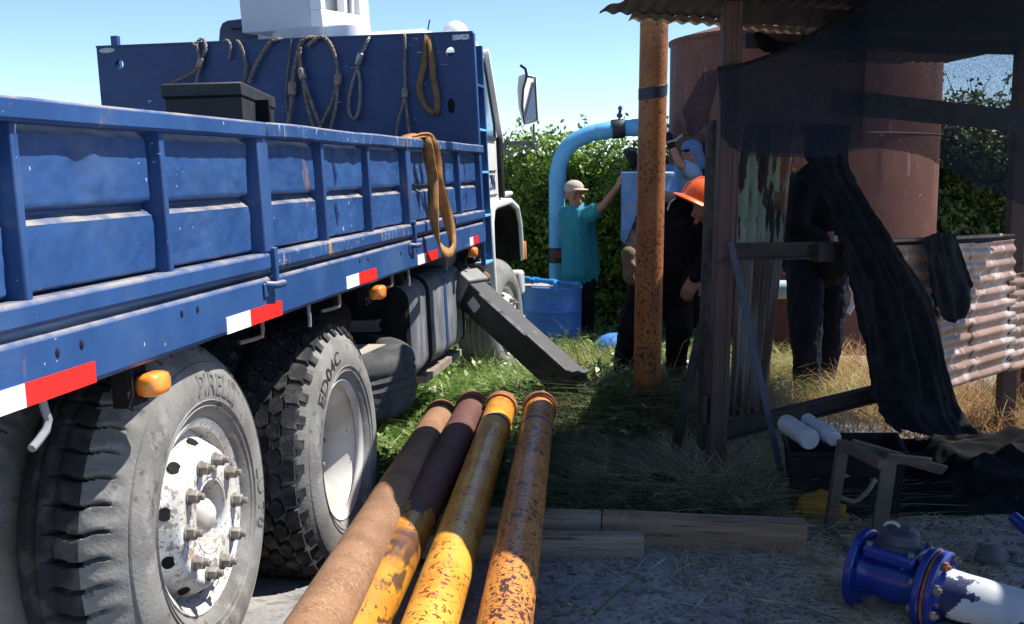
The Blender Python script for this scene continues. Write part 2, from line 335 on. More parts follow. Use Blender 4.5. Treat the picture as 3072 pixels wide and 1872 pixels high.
MB().box(-2.44, -.062, -1.9, 4.5, 1.085, 1.14).build('deck_floor', DARK, T)
MB().box(-2.50, -2.44, -1.9, 4.5, 1.016, 1.655).build('left_gate', BLUE, T, bevel=.01)
MB().box(-2.44, -.0, -1.96, -1.91, 1.016, 1.655).build('tail_gate', BLUE, T, bevel=.01)
posts = [(-1.42,-1.395,0),(-.772,-.745,0),(-.108,-.081,0),(.56,.65,1),(1.213,1.241,0),(1.832,1.858,0),(2.472,2.554,1),(3.748,3.775,0),(4.40,4.468,1)]
for a, b, w in posts:
    MB().box(-.005, .066 if w else .060, a, b, 1.232 if not w else 1.236, 1.606).build('gate_post', BLUE, T, bevel=.005)
MB().box(-.012, -.004, -1.9, 4.48, 1.18, 1.64).build('gate_backing', BLUE, T)
edges = [-1.9]+[v for p in posts for v in p[:2]]
for i in range(0, len(edges)-1, 2):
    a, b = edges[i]+.004, edges[i+1]-.004
    for (z0, z1) in ((1.236, 1.408), (1.416, 1.607)):
        nu = max(10, int((b-a)/.011)); nv = 34
        def fn(u, v, a=a, b=b, z0=z0, z1=z1):
            y = a+(b-a)*u; z = z0+(z1-z0)*v
            e = min((y-a)/.022, (b-y)/.022, (z-z0)/.012, (z1-z)/.020, 1); h = max(e, 0)
            x = -.003+.036*h
            for cy in (1.44, 2.90, 4.05): x -= .024*math.exp(-((y-cy-(.01*math.sin(z*40)))/.012)**2)*(1 if a < cy < b else 0)
            x += h*(.006*mnoise.noise((y*3.1, z*5, 2)) + .0035*mnoise.noise((y*11, z*13, 4)) + .0018*mnoise.noise((y*31, z*37, 9)))
            x -= .010*math.exp(-((y+.47)/.045)**2-((z-1.50)/.05)**2) - .010*math.exp(-((y+.40)/.03)**2-((z-1.47)/.04)**2)
            x -= .006*math.exp(-((y+.30)/.03)**2-((z-1.585)/.025)**2) + .010*math.exp(-((y-1.72)/.05)**2-((z-1.55)/.06)**2) + .010*math.exp(-((y-2.30)/.06)**2-((z-1.56)/.05)**2)
            return (x, y, z)
        MB().grid(nu, nv, fn).build('gate_panel', BLUE, T, smooth=28)
for y in (.60, 2.505):      # hinge lug and pin
    mb = MB().box(.061, .080, y+.01, y+.035, 1.12, 1.25); mb.tube([(.06, y-.05, 1.135), (.085, y-.02, 1.13), (.09, y+.045, 1.13)], .013, 8)
    mb.box(.0605, .068, y-.07, y-.02, 1.095, 1.14)
    mb.build('gate_hinge', BLUE, T, bevel=.003)
for y0, ym, y1, z in ((-1.12, -.812, -.53, 1.018), (.225, .408, .686, 1.020), (1.412, 1.582, 1.851, 1.030), (2.60, 2.78, 3.06, 1.026), (3.95, 4.06, 4.245, 1.032)):
    MB().box(.0585, .0622, y0, ym, z, z+.050).build('reflector_white', WHT, T); MB().box(.0585, .0622, ym+.0005, y1, z, z+.050).build('reflector_red', REDT, T)
for (y, z) in ((-.678,1.11),(-.578,1.113),(-.063,1.118),(.037,1.118),(1.61,1.127),(1.732,1.125),(2.28,1.11),(2.60,1.10)):
    MB().ell((.0605, y, z), (.003, .0085, .011), 10, 6).build('bolt_hole', DARK, T)
for y, z in ((-.226,.958), (1.904,.966), (4.10,.985)):
    mb = MB().ell((.045, y, z), (.034, .050, .031), 16, 10)
    for i, p in enumerate(mb.v):
        q = [(p[0]-.045)/.034, (p[1]-y)/.050, (p[2]-z)/.031]; k = 1/max((sum(abs(c)**4 for c in q))**.25, 1e-6)*max((sum(c*c for c in q))**.5, 1e-6)
        mb.v[i] = (.045+q[0]*.034*k, y+q[1]*.05*k, z+q[2]*.031*k)
    l = mb.build('side_marker_lamp', AMBER, T, smooth=60)
    mb = MB().box(-.03, .012, y-.075, y+.03, z-.05, z+.05); mb.tube([(.03, y-.085, 1.02), (.03, y-.085, z-.01), (.02, y-.09, z-.04)], .006, 6); mb.build('lamp_bracket', DARK, l)
for y, kx in ((-.70,1), (.60,0), (1.05,2), (1.43,0), (2.24,0), (2.54,2), (3.42,2), (4.25,2), (-1.3,1)):
    if kx == 2: pts = [(.025,y,1.02),(.025,y,.99),(.025,y+.004,.955),(.024,y,.93)]
    elif kx == 1: pts = [(.025,y,1.03),(.028,y+.005,.99),(.03,y+.012,.965),(.03,y,.945),(.03,y-.03,.93),(.03,y-.06,.918)]
    else: pts = [(.02,y,1.03),(.022,y,.985),(.02,y-.004,.962),(.0,y-.03,.956),(-.03,y-.075,.952)]
    MB().tube(pts, .0095 if kx == 1 else .0075, 8).build('rope_hook', HOOK if kx else RUSTY, T)
# headboard with two round holes
def plate_hole(mb, x0, x1, z0, z1, y0, y1, c, r, n=24):
    v = []; f = []
    for y in (y0, y1):
        for k in range(n):
            an = 2*math.pi*k/n; cx, cz = math.cos(an), math.sin(an); v.append((c[0]+r*cx, y, c[1]+r*cz))
        for k in range(n):
            an = 2*math.pi*k/n; cx, cz = math.cos(an), math.sin(an)
            t = min(((x1 if cx > 0 else x0)-c[0])/cx if abs(cx) > 1e-6 else 9, ((z1 if cz > 0 else z0)-c[1])/cz if abs(cz) > 1e-6 else 9)
            v.append((c[0]+t*cx, y, c[1]+t*cz))
    for k in range(n):
        k2 = (k+1) % n
        f += [(k, k2, n+k2, n+k), (2*n+k, 3*n+k, 3*n+k2, 2*n+k2), (k, 2*n+k, 2*n+k2, k2)]
    mb.add(v, f)
hb = MB(); h1 = (-2.392,4.440,2.323); h2 = (-0.104,4.440,2.264); ya, yb = 4.44, 4.475
def hz(x): return 2.372+(-x)*.028
def slab(x0, x1, zb=1.13): hb.prism([(x0,ya,zb),(x1,ya,zb),(x1,ya,hz(x1)),(x0,ya,hz(x0))], (0,yb-ya,0))
q = .07
slab(-2.548, h1[0]-q); slab(h1[0]+q, h2[0]-q); slab(h2[0]+q, .05)
for h in (h1, h2):
    x0, x1 = h[0]-q, h[0]+q
    hb.prism([(x0,ya,1.13),(x1,ya,1.13),(x1,ya,h[2]-q),(x0,ya,h[2]-q)], (0,yb-ya,0))
    hb.prism([(x0,ya,h[2]+q),(x1,ya,h[2]+q),(x1,ya,hz(x1)),(x0,ya,hz(x0))], (0,yb-ya,0))
    plate_hole(hb, x0, x1, h[2]-q, h[2]+q, ya, yb, (h[0], h[2]), .031)
hbo = hb.build('headboard', BLUE_P, T, smooth=30, fix=False)
bm = bmesh.new(); bm.from_mesh(hbo.data); bmesh.ops.remove_doubles(bm, verts=bm.verts, dist=1e-5); bmesh.ops.recalc_face_normals(bm, faces=bm.faces); bm.to_mesh(hbo.data); bm.free()
MB().box(.05, .062, 4.435, 4.48, 1.13, 2.372).build('edge_trim', BLUE, hbo, bevel=.003)
MB().prism([(-2.548,4.432,hz(-2.548)),(.05,4.432,hz(.05)),(.05,4.432,hz(0)+.012),(-2.548,4.432,hz(-2.548)+.012)], (0,.05,0)).build('top_trim', BLUE_P, hbo)
c = (-2.435,4.460,2.466); MB().box(c[0]-.025, c[0]+.025, 4.476, 4.52, 2.1, c[2]+.055).build('corner_post', BLUE, hbo, bevel=.004)
c = (-2.471,4.430,2.421); MB().ell((c[0], 4.438, c[2]), (.058, .004, .018), 16, 8).build('slot_sky_patch', CREAM, hbo)  # pale disc paints the bright sky showing through the slot
c = (-0.021,4.430,2.352); MB().box(c[0]-.06, c[0]+.05, 4.4345, 4.4395, c[2]-.02, c[2]+.014).build('chipped_patch', RIM, hbo)
c = (-0.113,4.430,1.917); MB().ell((c[0], 4.44, c[2]), (.025, .002, .05), 12, 6).build('dark_patch', DARK, hbo)
# ladder between bed and cab
lad = MB().box(.02, .05, 4.50, 4.525, .86, 2.30); lad.box(-.005, .045, 4.80, 4.83, .86, 2.33)
lo = lad.build('ladder', BLUE, T, bevel=.004)
for z in (.875, 1.19, 1.48, 1.76, 2.05): MB().box(-.03, .05, 4.526, 4.80, z-.008, z+.008).build('rung', PVC if z != 2.05 else BLUE, lo, bevel=.003)
MB().box(-.25, -.006, 4.84, 4.86, .86, 2.3).build('cab_back_guard', BLUE_P, T)
# cab
cabp = [(4.98,1.22),(4.98,2.33),(5.08,2.42),(5.5,2.455),(5.72,2.41),(6.22,1.72),(6.30,1.28),(6.30,1.22)]
cab = MB().prism([(-2.42,y,z) for y, z in cabp], (2.31,0,0)).build('cab', WHITE, T, bevel=.045)
MB().prism([(-2.1,y,z) for y, z in ((5.0,2.42),(5.12,2.51),(5.6,2.525),(5.75,2.44))], (1.7,0,0)).build('roof_panel', WHITE, cab, bevel=.03)
MB().prism([(-.111,5.10,1.76),(-.111,5.98,1.76),(-.111,5.99,1.84),(-.111,5.66,2.30),(-.111,5.10,2.26)], (.006,0,0)).build('side_window', GLASS, cab)
fr = MB()
for p, q_ in (((5.08,1.74),(6.0,1.74)),((6.0,1.74),(6.0,1.86)),((6.0,1.86),(5.68,2.32)),((5.68,2.32),(5.08,2.28)),((5.08,2.28),(5.08,1.74))): fr.beam((-.107,p[0],p[1]), (-.107,q_[0],q_[1]), .028, .022, (1,0,0))
fr.build('window_frame', BLACKP, cab)
MB().beam((-.10,6.24,1.72), (-.10,5.74,2.40), .03, .05, (1,0,0)).build('windscreen_pillar', WHITE, cab)
MB().prism([(-2.3,6.235,1.74),(-.15,6.235,1.74),(-.15,5.75,2.40),(-2.3,5.75,2.40)], (0,.012,.012)).build('windscreen', GLASS, cab)
MB().box(-.112, -.075, 6.08, 6.2, 1.28, 1.76).build('grab_bar', DARK, cab, bevel=.012)
MB().box(-.108, -.10, 5.46, 5.98, 1.305, 1.312).build('plate_line', DARK, cab); MB().box(-.108, -.10, 5.46, 5.98, 1.49, 1.497).build('plate_line', DARK, cab)
tm = text_mesh('DX 2916', .17, .004, lambda p: Vector((-.106+p.z, 5.72+p.x*.66, 1.40+p.y))); link('door_number', tm, mat('dark_blue_lettering', (.01,.04,.13), rough=.5), cab, 30)
MB().box(-.03, .0, 4.87, 4.98, 1.95, 2.1).build('yellow_reflector', YELL, cab, bevel=.01)
MB().box(-.06, -.03, 4.90, 4.97, 2.13, 2.25).build('red_tag', mat('orange_red_tag', (.7,.09,.02), rough=.6), cab, bevel=.01)
MB().box(-.16, -.112, 5.7, 6.28, 1.235, 1.262).build('door_trim', CREAM, cab, bevel=.006)
wheelc = (-0.130,6.251,0.272)
# front fender: swept band with black liner
def band(path, off, x0, x1):
    pi = []
    for i, (y, z) in enumerate(path):
        a = path[max(i-1,0)]; b = path[min(i+1,len(path)-1)]; t = Vector((b[0]-a[0], b[1]-a[1])).normalized(); pi.append((y+t.y*off, z-t.x*off))
    mb = MB(); n = len(path); v = [(x, y, z) for x in (x0, x1) for (y, z) in path] + [(x, y, z) for x in (x0, x1) for (y, z) in pi]
    f = []
    for i in range(n-1):
        f += [(i,i+1,n+i+1,n+i), (2*n+i,3*n+i,3*n+i+1,2*n+i+1), (i,2*n+i,2*n+i+1,i+1), (n+i,n+i+1,3*n+i+1,3*n+i)]
    f += [(0,n,3*n,2*n), (n-1,3*n-1,4*n-1,2*n-1)]
    return mb.add(v, f)
fp = [(5.40,.58),(5.40,.95),(5.42,1.12),(5.50,1.225),(5.62,1.25),(6.35,1.27),(6.72,1.20),(6.86,1.05),(6.90,.72)]
fe = band(fp, .05, -.50, -.045).build('front_fender', WHITE, T, bevel=.015)
band([(y+.0, z) for y, z in ((5.452,.58),(5.452,.95),(5.47,1.09),(5.53,1.17),(5.63,1.198),(6.34,1.218),(6.69,1.155),(6.81,1.03),(6.848,.72))], .02, -.49, -.075).build('arch_lining', DARK, fe)
MB().box(-.50, -.47, 5.45, 6.85, .3, 1.22).build('wheel_arch_liner', DARK, fe)
MB().box(-.09, -.03, 6.87, 6.93, .72, .88).build('corner_lamp', AMBER, fe, bevel=.01)
MB().box(-.50, -.05, 5.30, 5.40, .42, .60).build('mud_flap', GREYF, fe, bevel=.01)
MB().box(-2.42, -.52, 5.0, 6.95, .55, 1.2).build('engine_bay', DARK, T, bevel=.03)
MB().box(-2.4, -.12, 6.32, 6.9, 1.275, 1.32).build('nose', WHITE, T, bevel=.02)
MB().box(-2.4, -.08, 6.9, 7.08, .4, .62).build('bumper', CREAM, T, bevel=.03)
# mirror
mp = [(0.052,6.420,2.262),(0.079,6.420,2.271),(0.164,6.420,2.252),(0.180,6.420,2.221),(0.183,6.420,1.904),(0.168,6.420,1.881),(0.074,6.420,1.860),(0.054,6.420,1.874),(0.026,6.420,1.997),(0.022,6.420,2.147),(0.038,6.420,2.253)]
mo = MB().prism([(p[0],6.44,p[2]) for p in mp], (0,.07,0)).build('mirror_housing', WHITE, T, bevel=.012)
mi = [(0.120,6.414,2.234),(0.167,6.414,2.222),(0.166,6.414,1.908),(0.083,6.414,1.879),(0.075,6.414,2.010),(0.088,6.414,2.143)]
MB().prism([(p[0],6.416-.10*(p[0]-mi[0][0])+.05*(p[2]-mi[0][2]),p[2]) for p in mi], (0,.004,0)).build('mirror_glass', MIRR, mo)
mb = MB()
mi2 = [(0.107,6.414,2.248),(0.178,6.414,2.234),(0.180,6.414,1.897),(0.072,6.414,1.866),(0.058,6.414,2.011),(0.075,6.414,2.150)]
mb.tube([(p[0],6.425,p[2]) for p in mi2+mi2[:1]], .007, 6); mb.build('mirror_rim', BLACKP, mo)
a = (0.059,6.440,2.340); b = (0.099,6.440,2.308); c = (0.110,6.440,2.244); d = (0.147,6.440,1.863); e = (0.143,6.440,1.705); g = (-0.147,6.420,1.719); h = (-0.099,6.420,1.625)
MAS = mat('mirror_arm_steel', (.10,.11,.125), (.2,.2,.22), s=14, rough=.5)
MB().tube([a, b, c], .011, 8).build('mirror_top_stub', DARK, mo); MB().tube([d, e], .009, 8).build('mirror_stem', MAS, mo); MB().beam(h, (0.153,6.440,1.688), .014, .018).build('mirror_brace', MAS, mo)
mb = MB().beam(g, e, .03, .035); mb.beam((-0.148,6.420,1.696), (-0.086,6.420,1.693), .05, .07)
mb.build('mirror_arm', mat('mirror_arm_steel', (.10,.11,.125), (.2,.2,.22), s=14, rough=.5), mo, bevel=.003)
# things seen above the headboard
vt = [(-2.077,5.350,2.429),(-2.043,5.350,2.641),(-2.020,5.350,2.682),(-1.979,5.350,2.700),(-1.799,5.350,2.709),(-1.734,5.350,2.705),(-1.757,5.350,2.409)]
vo = MB().prism([(p[0],5.35,p[2]) for p in vt], (0,.3,0)).build('air_intake', mat('intake_navy', (.022,.035,.07), rough=.55), T, bevel=.015)
for k in range(5):
    p = ((-1.943,5.345,2.633), (-1.927,5.345,2.632), (-1.911,5.345,2.631), (-1.894,5.345,2.630), (-1.878,5.345,2.629))[k]; MB().ell((p[0],5.348,p[2]), (.007,.003,.009), 8, 6).build('vent_hole', DARK, vo)
p = (-0.313,5.700,2.524); do = MB().ell((p[0],5.7,p[2]-.02), (.105,.105,.125), 24, 14).build('roof_beacon', WHITE, T); MB().ell((p[0]-.10,5.68,p[2]-.03), (.05,.05,.045), 12, 8).build('beacon_foot', CREAM, do)
MB().tube([(-0.469,5.400,2.483), (-0.456,5.400,2.547), (-0.441,5.400,2.606)], .005, 6).build('aerial', DARK, T)
# crane tower
A = Vector((-1.697,4.932,2.540)); B = Vector((-1.109,4.944,2.540)); Cc = Vector((-0.907,5.470,2.540)); Dd = A+(Cc-B)
up = Vector((-.03,0,1.25))
tw = MB(); lo_ = [A,B,Cc,Dd]; cen = (A+Cc)/2
base = MB().rev([(2.10,.25),(2.44,.25),(2.45,.30),(2.545,.30)], (cen.x+.05, cen.y-.03, 0), 'Z', 40).build('crane_turntable', CREAM, T)
MB().rev([(2.3,0),(2.30,.13),(2.50,.13),(2.535,.09),(2.55,0)], ((-0.884,4.720,2.416)[0], 4.72, 0), 'Z', 24).build('turntable_motor', WHITE, base)
ins = (B-Cc).cross(Vector((0,0,1))).normalized()
if ins.dot(cen-B) < 0: ins = -ins
back = [A, B+ins*.10, Cc+ins*.10, Dd]
tw.prism(back, up); tower = tw.build('crane_tower', mat('crane_white', (.66,.68,.70), (.6,.62,.63), s=3, rough=.4), T, bevel=.006)
e = (Cc-B).normalized(); L_ = (Cc-B).length; fr = MB()
def onf(u, h, dpt=0): return B + e*(u*L_) + up*(h/1.25) + ins*dpt
fr.prism([onf(0,0),onf(1,0),onf(1,.13),onf(0,.13)], ins*.10); fr.prism([onf(0,.13),onf(.10,.13),onf(.06,1.25),onf(0,1.25)], ins*.10)
fr.prism([onf(.80,.13),onf(1,.13),onf(1,1.25),onf(.72,1.25)], ins*.10); fr.prism([onf(.46,.13),onf(.54,.13),onf(.60,1.25),onf(.52,1.25)], ins*.06); fr.prism([onf(.62,.13),onf(.68,.13),onf(.78,.7),onf(.73,.7)], ins*.06)
fr.build('tower_side_frame', WHITE, tower, bevel=.006)
p = onf(.36,.55,.05); MB().cyl(p, p-ins*.06, .055, n=20).build('pivot_cap', CREAM, tower, bevel=.006)
MB().prism([onf(.545,.14,.02),onf(.615,.14,.02),onf(.70,.9,.02),onf(.63,.9,.02)], ins*.05).build('lift_cylinder', mat('purple_grey_steel', (.10,.085,.12), (.2,.18,.2), s=8, rough=.5), tower)
link('tower_number', text_mesh('73', .07, .003, lambda q: onf(.2,.62,.095)+e*q.x+Vector((0,0,1))*q.y-ins*(q.z+.002)), DARK, tower, 30)
# chassis, tank, cross tube, outrigger
for x in (-.78, -1.68): MB().box(x-.04, x+.04, -1.8, 6.9, .72, .98).build('chassis_rail', DARK, T, bevel=.01)
for y in (-1.2, .66, 2.4, 3.9): MB().box(-2.35, -.08, y-.04, y+.04, .99, 1.083).build('cross_member', DARK, T)
def rring(y, x0, x1, z0, z1, rad, n=5):
    o = []
    for cx, cz, a0 in ((x1-rad,z1-rad,0),(x0+rad,z1-rad,90),(x0+rad,z0+rad,180),(x1-rad,z0+rad,270)):
        for k in range(n+1): an = R(a0+90*k/n); o.append((cx+rad*math.cos(an), y, cz+rad*math.sin(an)))
    return o
def loft(rings):
    mb = MB(); n = len(rings[0]); v = [p for r in rings for p in r]; f = []
    for i in range(len(rings)-1):
        for k in range(n): f.append((i*n+k, i*n+(k+1) % n, (i+1)*n+(k+1) % n, (i+1)*n+k))
    f += [tuple(range(n)), tuple((len(rings)-1)*n+k for k in reversed(range(n)))]
    return mb.add(v, f)
rg = []
for i in range(61):
    y = 2.97+1.45*i/60; ee = min(i/3, (60-i)/3, 1); b = .012*abs(math.sin((y-2.97)*math.pi/.29))**.5*ee - .03*(1-math.sin(ee*math.pi/2))
    rg.append(rring(y, -.72-b, -.085+b, .385-b, .90+b, .09))
ft = loft(rg).build('fuel_tank', TANKM, T, smooth=50); ft.data.materials.append(DARK)
for f_ in ft.data.polygons: f_.material_index = 1 if f_.center.y < 2.99 else 0  # rear end faces are darker than the rest of the tank
for y, mm in ((3.33, DARK), (3.78, BLUE), (4.28, DARK)): loft([rring(yy, -.735, -.068, .37, .915, .095) for yy in (y-.028, y+.028)]).build('tank_strap', mm, ft, bevel=.003)
MB().box(-.75, -.1, 3.3, 4.3, .30, .34).build('tank_bracket', RUSTY, ft)
mb = MB().box(-.75, -.20, 2.72, 2.79, .68, .74); mb.build('cross_tube', mat('grey_tube', (.12,.115,.11), (.2,.19,.17), s=12, rough=.7), T, bevel=.004)
MB().box(-.203, -.197, 2.735, 2.775, .69, .73).build('tube_end', DARK, T)
MB().box(-2.4, -.12, 4.12, 4.40, .74, 1.0).build('outrigger_box', GREYF, T, bevel=.02)
oa, ob = Vector((-0.303,4.424,0.944)), Vector((0.678,3.877,0.158))
og = MB().beam(oa, ob, .165, .185).build('outrigger_leg', OUTR, T, bevel=.012)
dv = (ob-oa).normalized(); sd = dv.cross(Vector((0,0,1))).normalized(); uu = sd.cross(dv)
MB().beam(oa+dv*.52+uu*.089+sd*.078, oa+dv*.95+uu*.089+sd*.078, .020, .006, uu+sd).build('edge_glint', GLINT, og)  # pale strip paints the sun glint along the leg's upper edge
MB().beam(oa+dv*.30, oa+dv*.42, .205, .235, (0,0,1)).build('leg_collar', GREYF, og, bevel=.012)
MB().beam(oa+dv*.48+sd*.0835+uu*.01, oa+dv*.56+sd*.0835-uu*.01, .003, .07, uu).build('torn_label', CREAM, og)
MB().cyl(ob-dv*.12+sd*.082, ob-dv*.12+sd*.0845, .013, n=12).build('pin_hole', DARK, og)
mb = MB().beam(ob-dv*.02, ob+Vector((.0,.0,-.17)), .09, .10); mb.box(ob.x-.13, ob.x+.10, ob.y-.12, ob.y+.12, ob.z-.20, ob.z-.16)
mb.build('outrigger_foot', OUTR, og, bevel=.008)
MB().beam(ob-dv*.03, ob+dv*.004, .178, .212).build('end_plate', OUTR, og, bevel=.004)
MB().beam(ob+dv*.003, ob+dv*.006, .11, .12).build('end_opening', DARK, og)
MB().tube(lerp0([oa+dv*.25+sd*.09+uu*.04, oa+dv*.40+sd*.13-uu*.02, oa+dv*.44+sd*.11-uu*.10, oa+dv*.3+sd*.09-uu*.14]), .008, 6).build('hydraulic_hose', DARK, og)
# plumbing and brackets under the bed
for pts in ([(-.70,1.9,.95),(-.45,2.1,.80),(-.40,2.5,.72),(-.55,2.9,.80),(-.60,3.2,.95)], [(-.30,2.65,.98),(-.22,2.75,.88),(-.18,2.95,.90),(-.20,3.1,.98)], [(-.6,.5,.95),(-.35,.62,.80),(-.3,.7,.62),(-.35,.85,.5)], [(-.12,4.46,.96),(-.06,4.52,.80),(-.10,4.50,.62),(-.25,4.45,.55)]):
    MB().tube(lerp0(pts), .011, 6).build('air_hose', DARK, T)
for y in (-.9, .15, 1.75, 2.9): MB().box(-.70, -.10, y-.025, y+.025, .90, .988).build('deck_bracket', DARK, T, bevel=.004); MB().prism([(-.70,y-.006,.72),(-.70,y-.006,.90),(-.25,y-.006,.90)], (0,.012,0)).build('gusset', DARK, T)
MB().tube([(-.34,1.86,.80),(-.34,1.88,.80),(-.34,2.38,.80),(-.34,2.40,.80)], [.08,.11,.11,.08], 20).build('air_tank', DARK, T)
for k in range(5): MB().box(-.84, -.72, -.30+.06*k, 1.62-.06*k, .66+.022*k, .680+.022*k).build('leaf_spring', DARK, T)
# wheels --------------------------------------------------------
def tyre_prof(w=.28, ro=.535):
    k = ro/.535
    return [(0,.287),(.022,.30),(.040,.335*k),(.046,.385*k),(.036,.435*k),(.016,.468*k),(-.006,.492*k),(-.036,.514*k),(-.075,.527*k),(-.12,.534*k),(-.16,.535*k),
            (-.20,.532*k),(-.235,.522*k),(-.262,.50*k),(-.28,.46*k),(-.288,.40*k),(-.27,.33*k),(-.24,.287)]
def smooth_prof(p, n=3):
    o = []
    for i in range(len(p)-1):
        for k in range(n):
            t = k/n; a = p[max(i-1,0)]; b = p[i]; c = p[i+1]; d = p[min(i+2,len(p)-1)]
            o.append(tuple(.5*((2*b[j])+(-a[j]+c[j])*t+(2*a[j]-5*b[j]+4*c[j]-d[j])*t*t+(-a[j]+3*b[j]-3*c[j]+d[j])*t**3) for j in (0,1)))
    return o+[p[-1]]
NUT_ME = None
def nut_mesh():
    mb = MB(); n = 6
    mb.tube([(0,0,0),(.004,0,0)], .024, 14); mb.tube([(.004,0,0),(.026,0,0),(.029,0,0)], [.0195,.0195,.016], 6); mb.tube([(.029,0,0),(.042,0,0),(.045,0,0)], [.0105,.0105,.008], 10)
    me = mb.mesh('lug_nut'); bm = bmesh.new(); bm.from_mesh(me); bmesh.ops.recalc_face_normals(bm, faces=bm.faces); bm.to_mesh(me); bm.free(); me.materials.append(NUT); return me
NUT_ME = nut_mesh()
def holes_disc(mb, a, r_in, r_out, cnt, hr, hc, afn, n=120, m=10):
    """disc between r_in and r_out with cnt round holes; afn(r) gives the axial position"""
    v = {}; vs = []; fs = []
    for k in range(n):
        for j in range(m+1):
            r = r_in+(r_out-r_in)*j/m; an = 2*math.pi*k/n; v[k,j] = len(vs); vs.append((afn(r), r*math.cos(an), r*math.sin(an)))
    for k in range(n):
        for j in range(m):
            r = r_in+(r_out-r_in)*(j+.5)/m; an = 2*math.pi*(k+.5)/n; hit = False
            for c in range(cnt):
                ac = 2*math.pi*(c+.5)/cnt
                if (r*math.cos(an)-hc*math.cos(ac))**2+(r*math.sin(an)-hc*math.sin(ac))**2 < hr*hr: hit = True
            if not hit: k2 = (k+1) % n; fs.append((v[k,j], v[k,j+1], v[k2,j+1], v[k2,j]))
    mb.add(vs, fs)
def make_wheel(kind, parent, loc, rot=0, steer=0):
    """axle along +x, outer rim plane at x = 0; rim mesh carries tyre, nuts, hub"""
    mb = MB()
    if kind == 'convex':
        mb.rev([(-.24,.27),(-.235,.292),(-.228,.27),(-.2,.255),(-.07,.252),(-.035,.262),(-.012,.272),(-.004,.284),(.006,.293),(.010,.287),(.004,.280),(-.004,.268)], n=72)
        hump = lambda r: -.045+.085*sstep(.262, .195, r) if r > .195 else .040
        def hump(r): return -.05+.095*(1-sstep(.19, .262, r)) if r > .19 else .045
        holes_disc(mb, 0, .112, .262, 0, .0175, .222, hump, n=72, m=18)
        mb.rev([(.045,.112),(.028,.108),(-.02,.108),(-.05,.112)], n=48)
        nx, hubp = .045, [(-.06,.14),(-.045,.115),(-.04,.07),(-.0,.062),(.03,.05),(.045,.035),(.052,.0)]
    else:
        mb.rev([(-.24,.27),(-.235,.292),(-.228,.27),(-.2,.255),(-.165,.246),(-.10,.250),(-.05,.256),(-.03,.266),(-.010,.275),(-.002,.286),(.008,.293),(.012,.287),(.004,.278),(-.01,.268)], n=72)
        def cone(r): return -.150-.012*sstep(.25,.2,r)
        holes_disc(mb, 0, .10, .248, 0, .019, .212, cone, n=72, m=14)
        nx, hubp = -.158, [(-.17,.13),(-.15,.105),(-.115,.095),(-.105,.08),(-.105,.0)]
    w = mb.build('wheel', RIM if kind == 'convex' else RIMW, parent, smooth=45, fix=False); w.location = loc; w.rotation_euler = (rot, 0, steer)
    sb = w.modifiers.new('solid', 'SOLIDIFY'); sb.thickness = .006; sb.offset = -1
    for k in range(10):
        an = 2*math.pi*(k+.5)/10; rr, xx, tl_ = (.222, hump(.222), .9) if kind == 'convex' else (.212, cone(.212), 0)
        rm = Matrix.Rotation(an, 3, 'X'); n3 = rm @ Vector((math.cos(tl_), math.sin(tl_), 0)); c3 = Vector((xx, rr*math.cos(an), rr*math.sin(an)))
        MB().tube([c3-n3*.004, c3+n3*.0025], .0195, 18).build('hand_hole', DARK, w)
    MB().rev(hubp, n=32).build('hub', RIMW if kind == 'convex' else RUSTY, w)
    for k in range(10):
        o = bpy.data.objects.new('lug_nut', NUT_ME); col.objects.link(o); o.parent = w; an = 2*math.pi*k/10
        o.location = (nx+.001, .1645*math.cos(an), .1645*math.sin(an)); o.rotation_euler = (random.random()*2, 0, 0)
    return w
def ring_text(txt, size, r, ang0, parent, xoff, m, squash=1.0, flip=False):
    """raised lettering bent round the sidewall; ang 0 = top, clockwise as seen from outside (towards -y is left)"""
    def fn(p):
        an = ang0 + p.x*squash/r; rr = r + p.y
        return Vector((xoff(rr)+p.z, rr*math.sin(an), rr*math.cos(an)))
    me = text_mesh(txt, size, .005, fn); o = link('tyre_lettering', me, m, parent, 30); return o
prof = tyre_prof()
def side_x(rr):
    P_ = smooth_prof(prof, 4); b = min((abs(p[1]-rr), p[0]) for p in P_ if p[0] > -.02); return b[1]+.0005
# rear wheel: worn cross-ply with cut shoulder lugs
NL = 46
def worn(a, r, an, j):
    ph = (an*NL/(2*math.pi)) % 1.0; sh = (1-sstep(.05, .085, abs(a+.085))) if a < .0 else 0
    dd = ph-.5-.10*math.sin(a*55); g_ = max(0, 1-abs(dd)/.13) if dd < 0 else max(0, 1-abs(dd)/.05)
    r2 = r - .045*min(g_*1.4, 1)*sh*(.75+.25*math.sin(an*7))
    if a < .01 and a > -.05: r2 += .003*math.sin(an*NL)
    if a < -.12: r2 -= .012*(math.exp(-((a+.15)/.006)**2)+math.exp(-((a+.20)/.006)**2))
    return a, r2
w1 = make_wheel('convex', T, (-0.045,0.150,0.491))
t1 = MB().rev(smooth_prof(prof, 3), n=NL*14, fn=worn).build('tyre', RUBBER, w1, smooth=40)
t1.data.materials.append(TREAD)
for f_ in t1.data.polygons:
    cx = f_.center.x + .02*mnoise.noise(tuple(f_.center*9)); f_.material_index = 1 if cx < -.075 else 0
ring_text('PIRELLI', .092, .388, R(17), w1, side_x, LETTER, 1.0); ring_text('LU 78', .085, .388, R(97), w1, side_x, LETTER, 1.0)
for rr in (.325, .342, .455): MB().rev([(side_x(rr)-.002, rr-.003), (side_x(rr)+.003, rr), (side_x(rr)-.002, rr+.003)], n=72).build('sidewall_rib', RUBBER, w1)
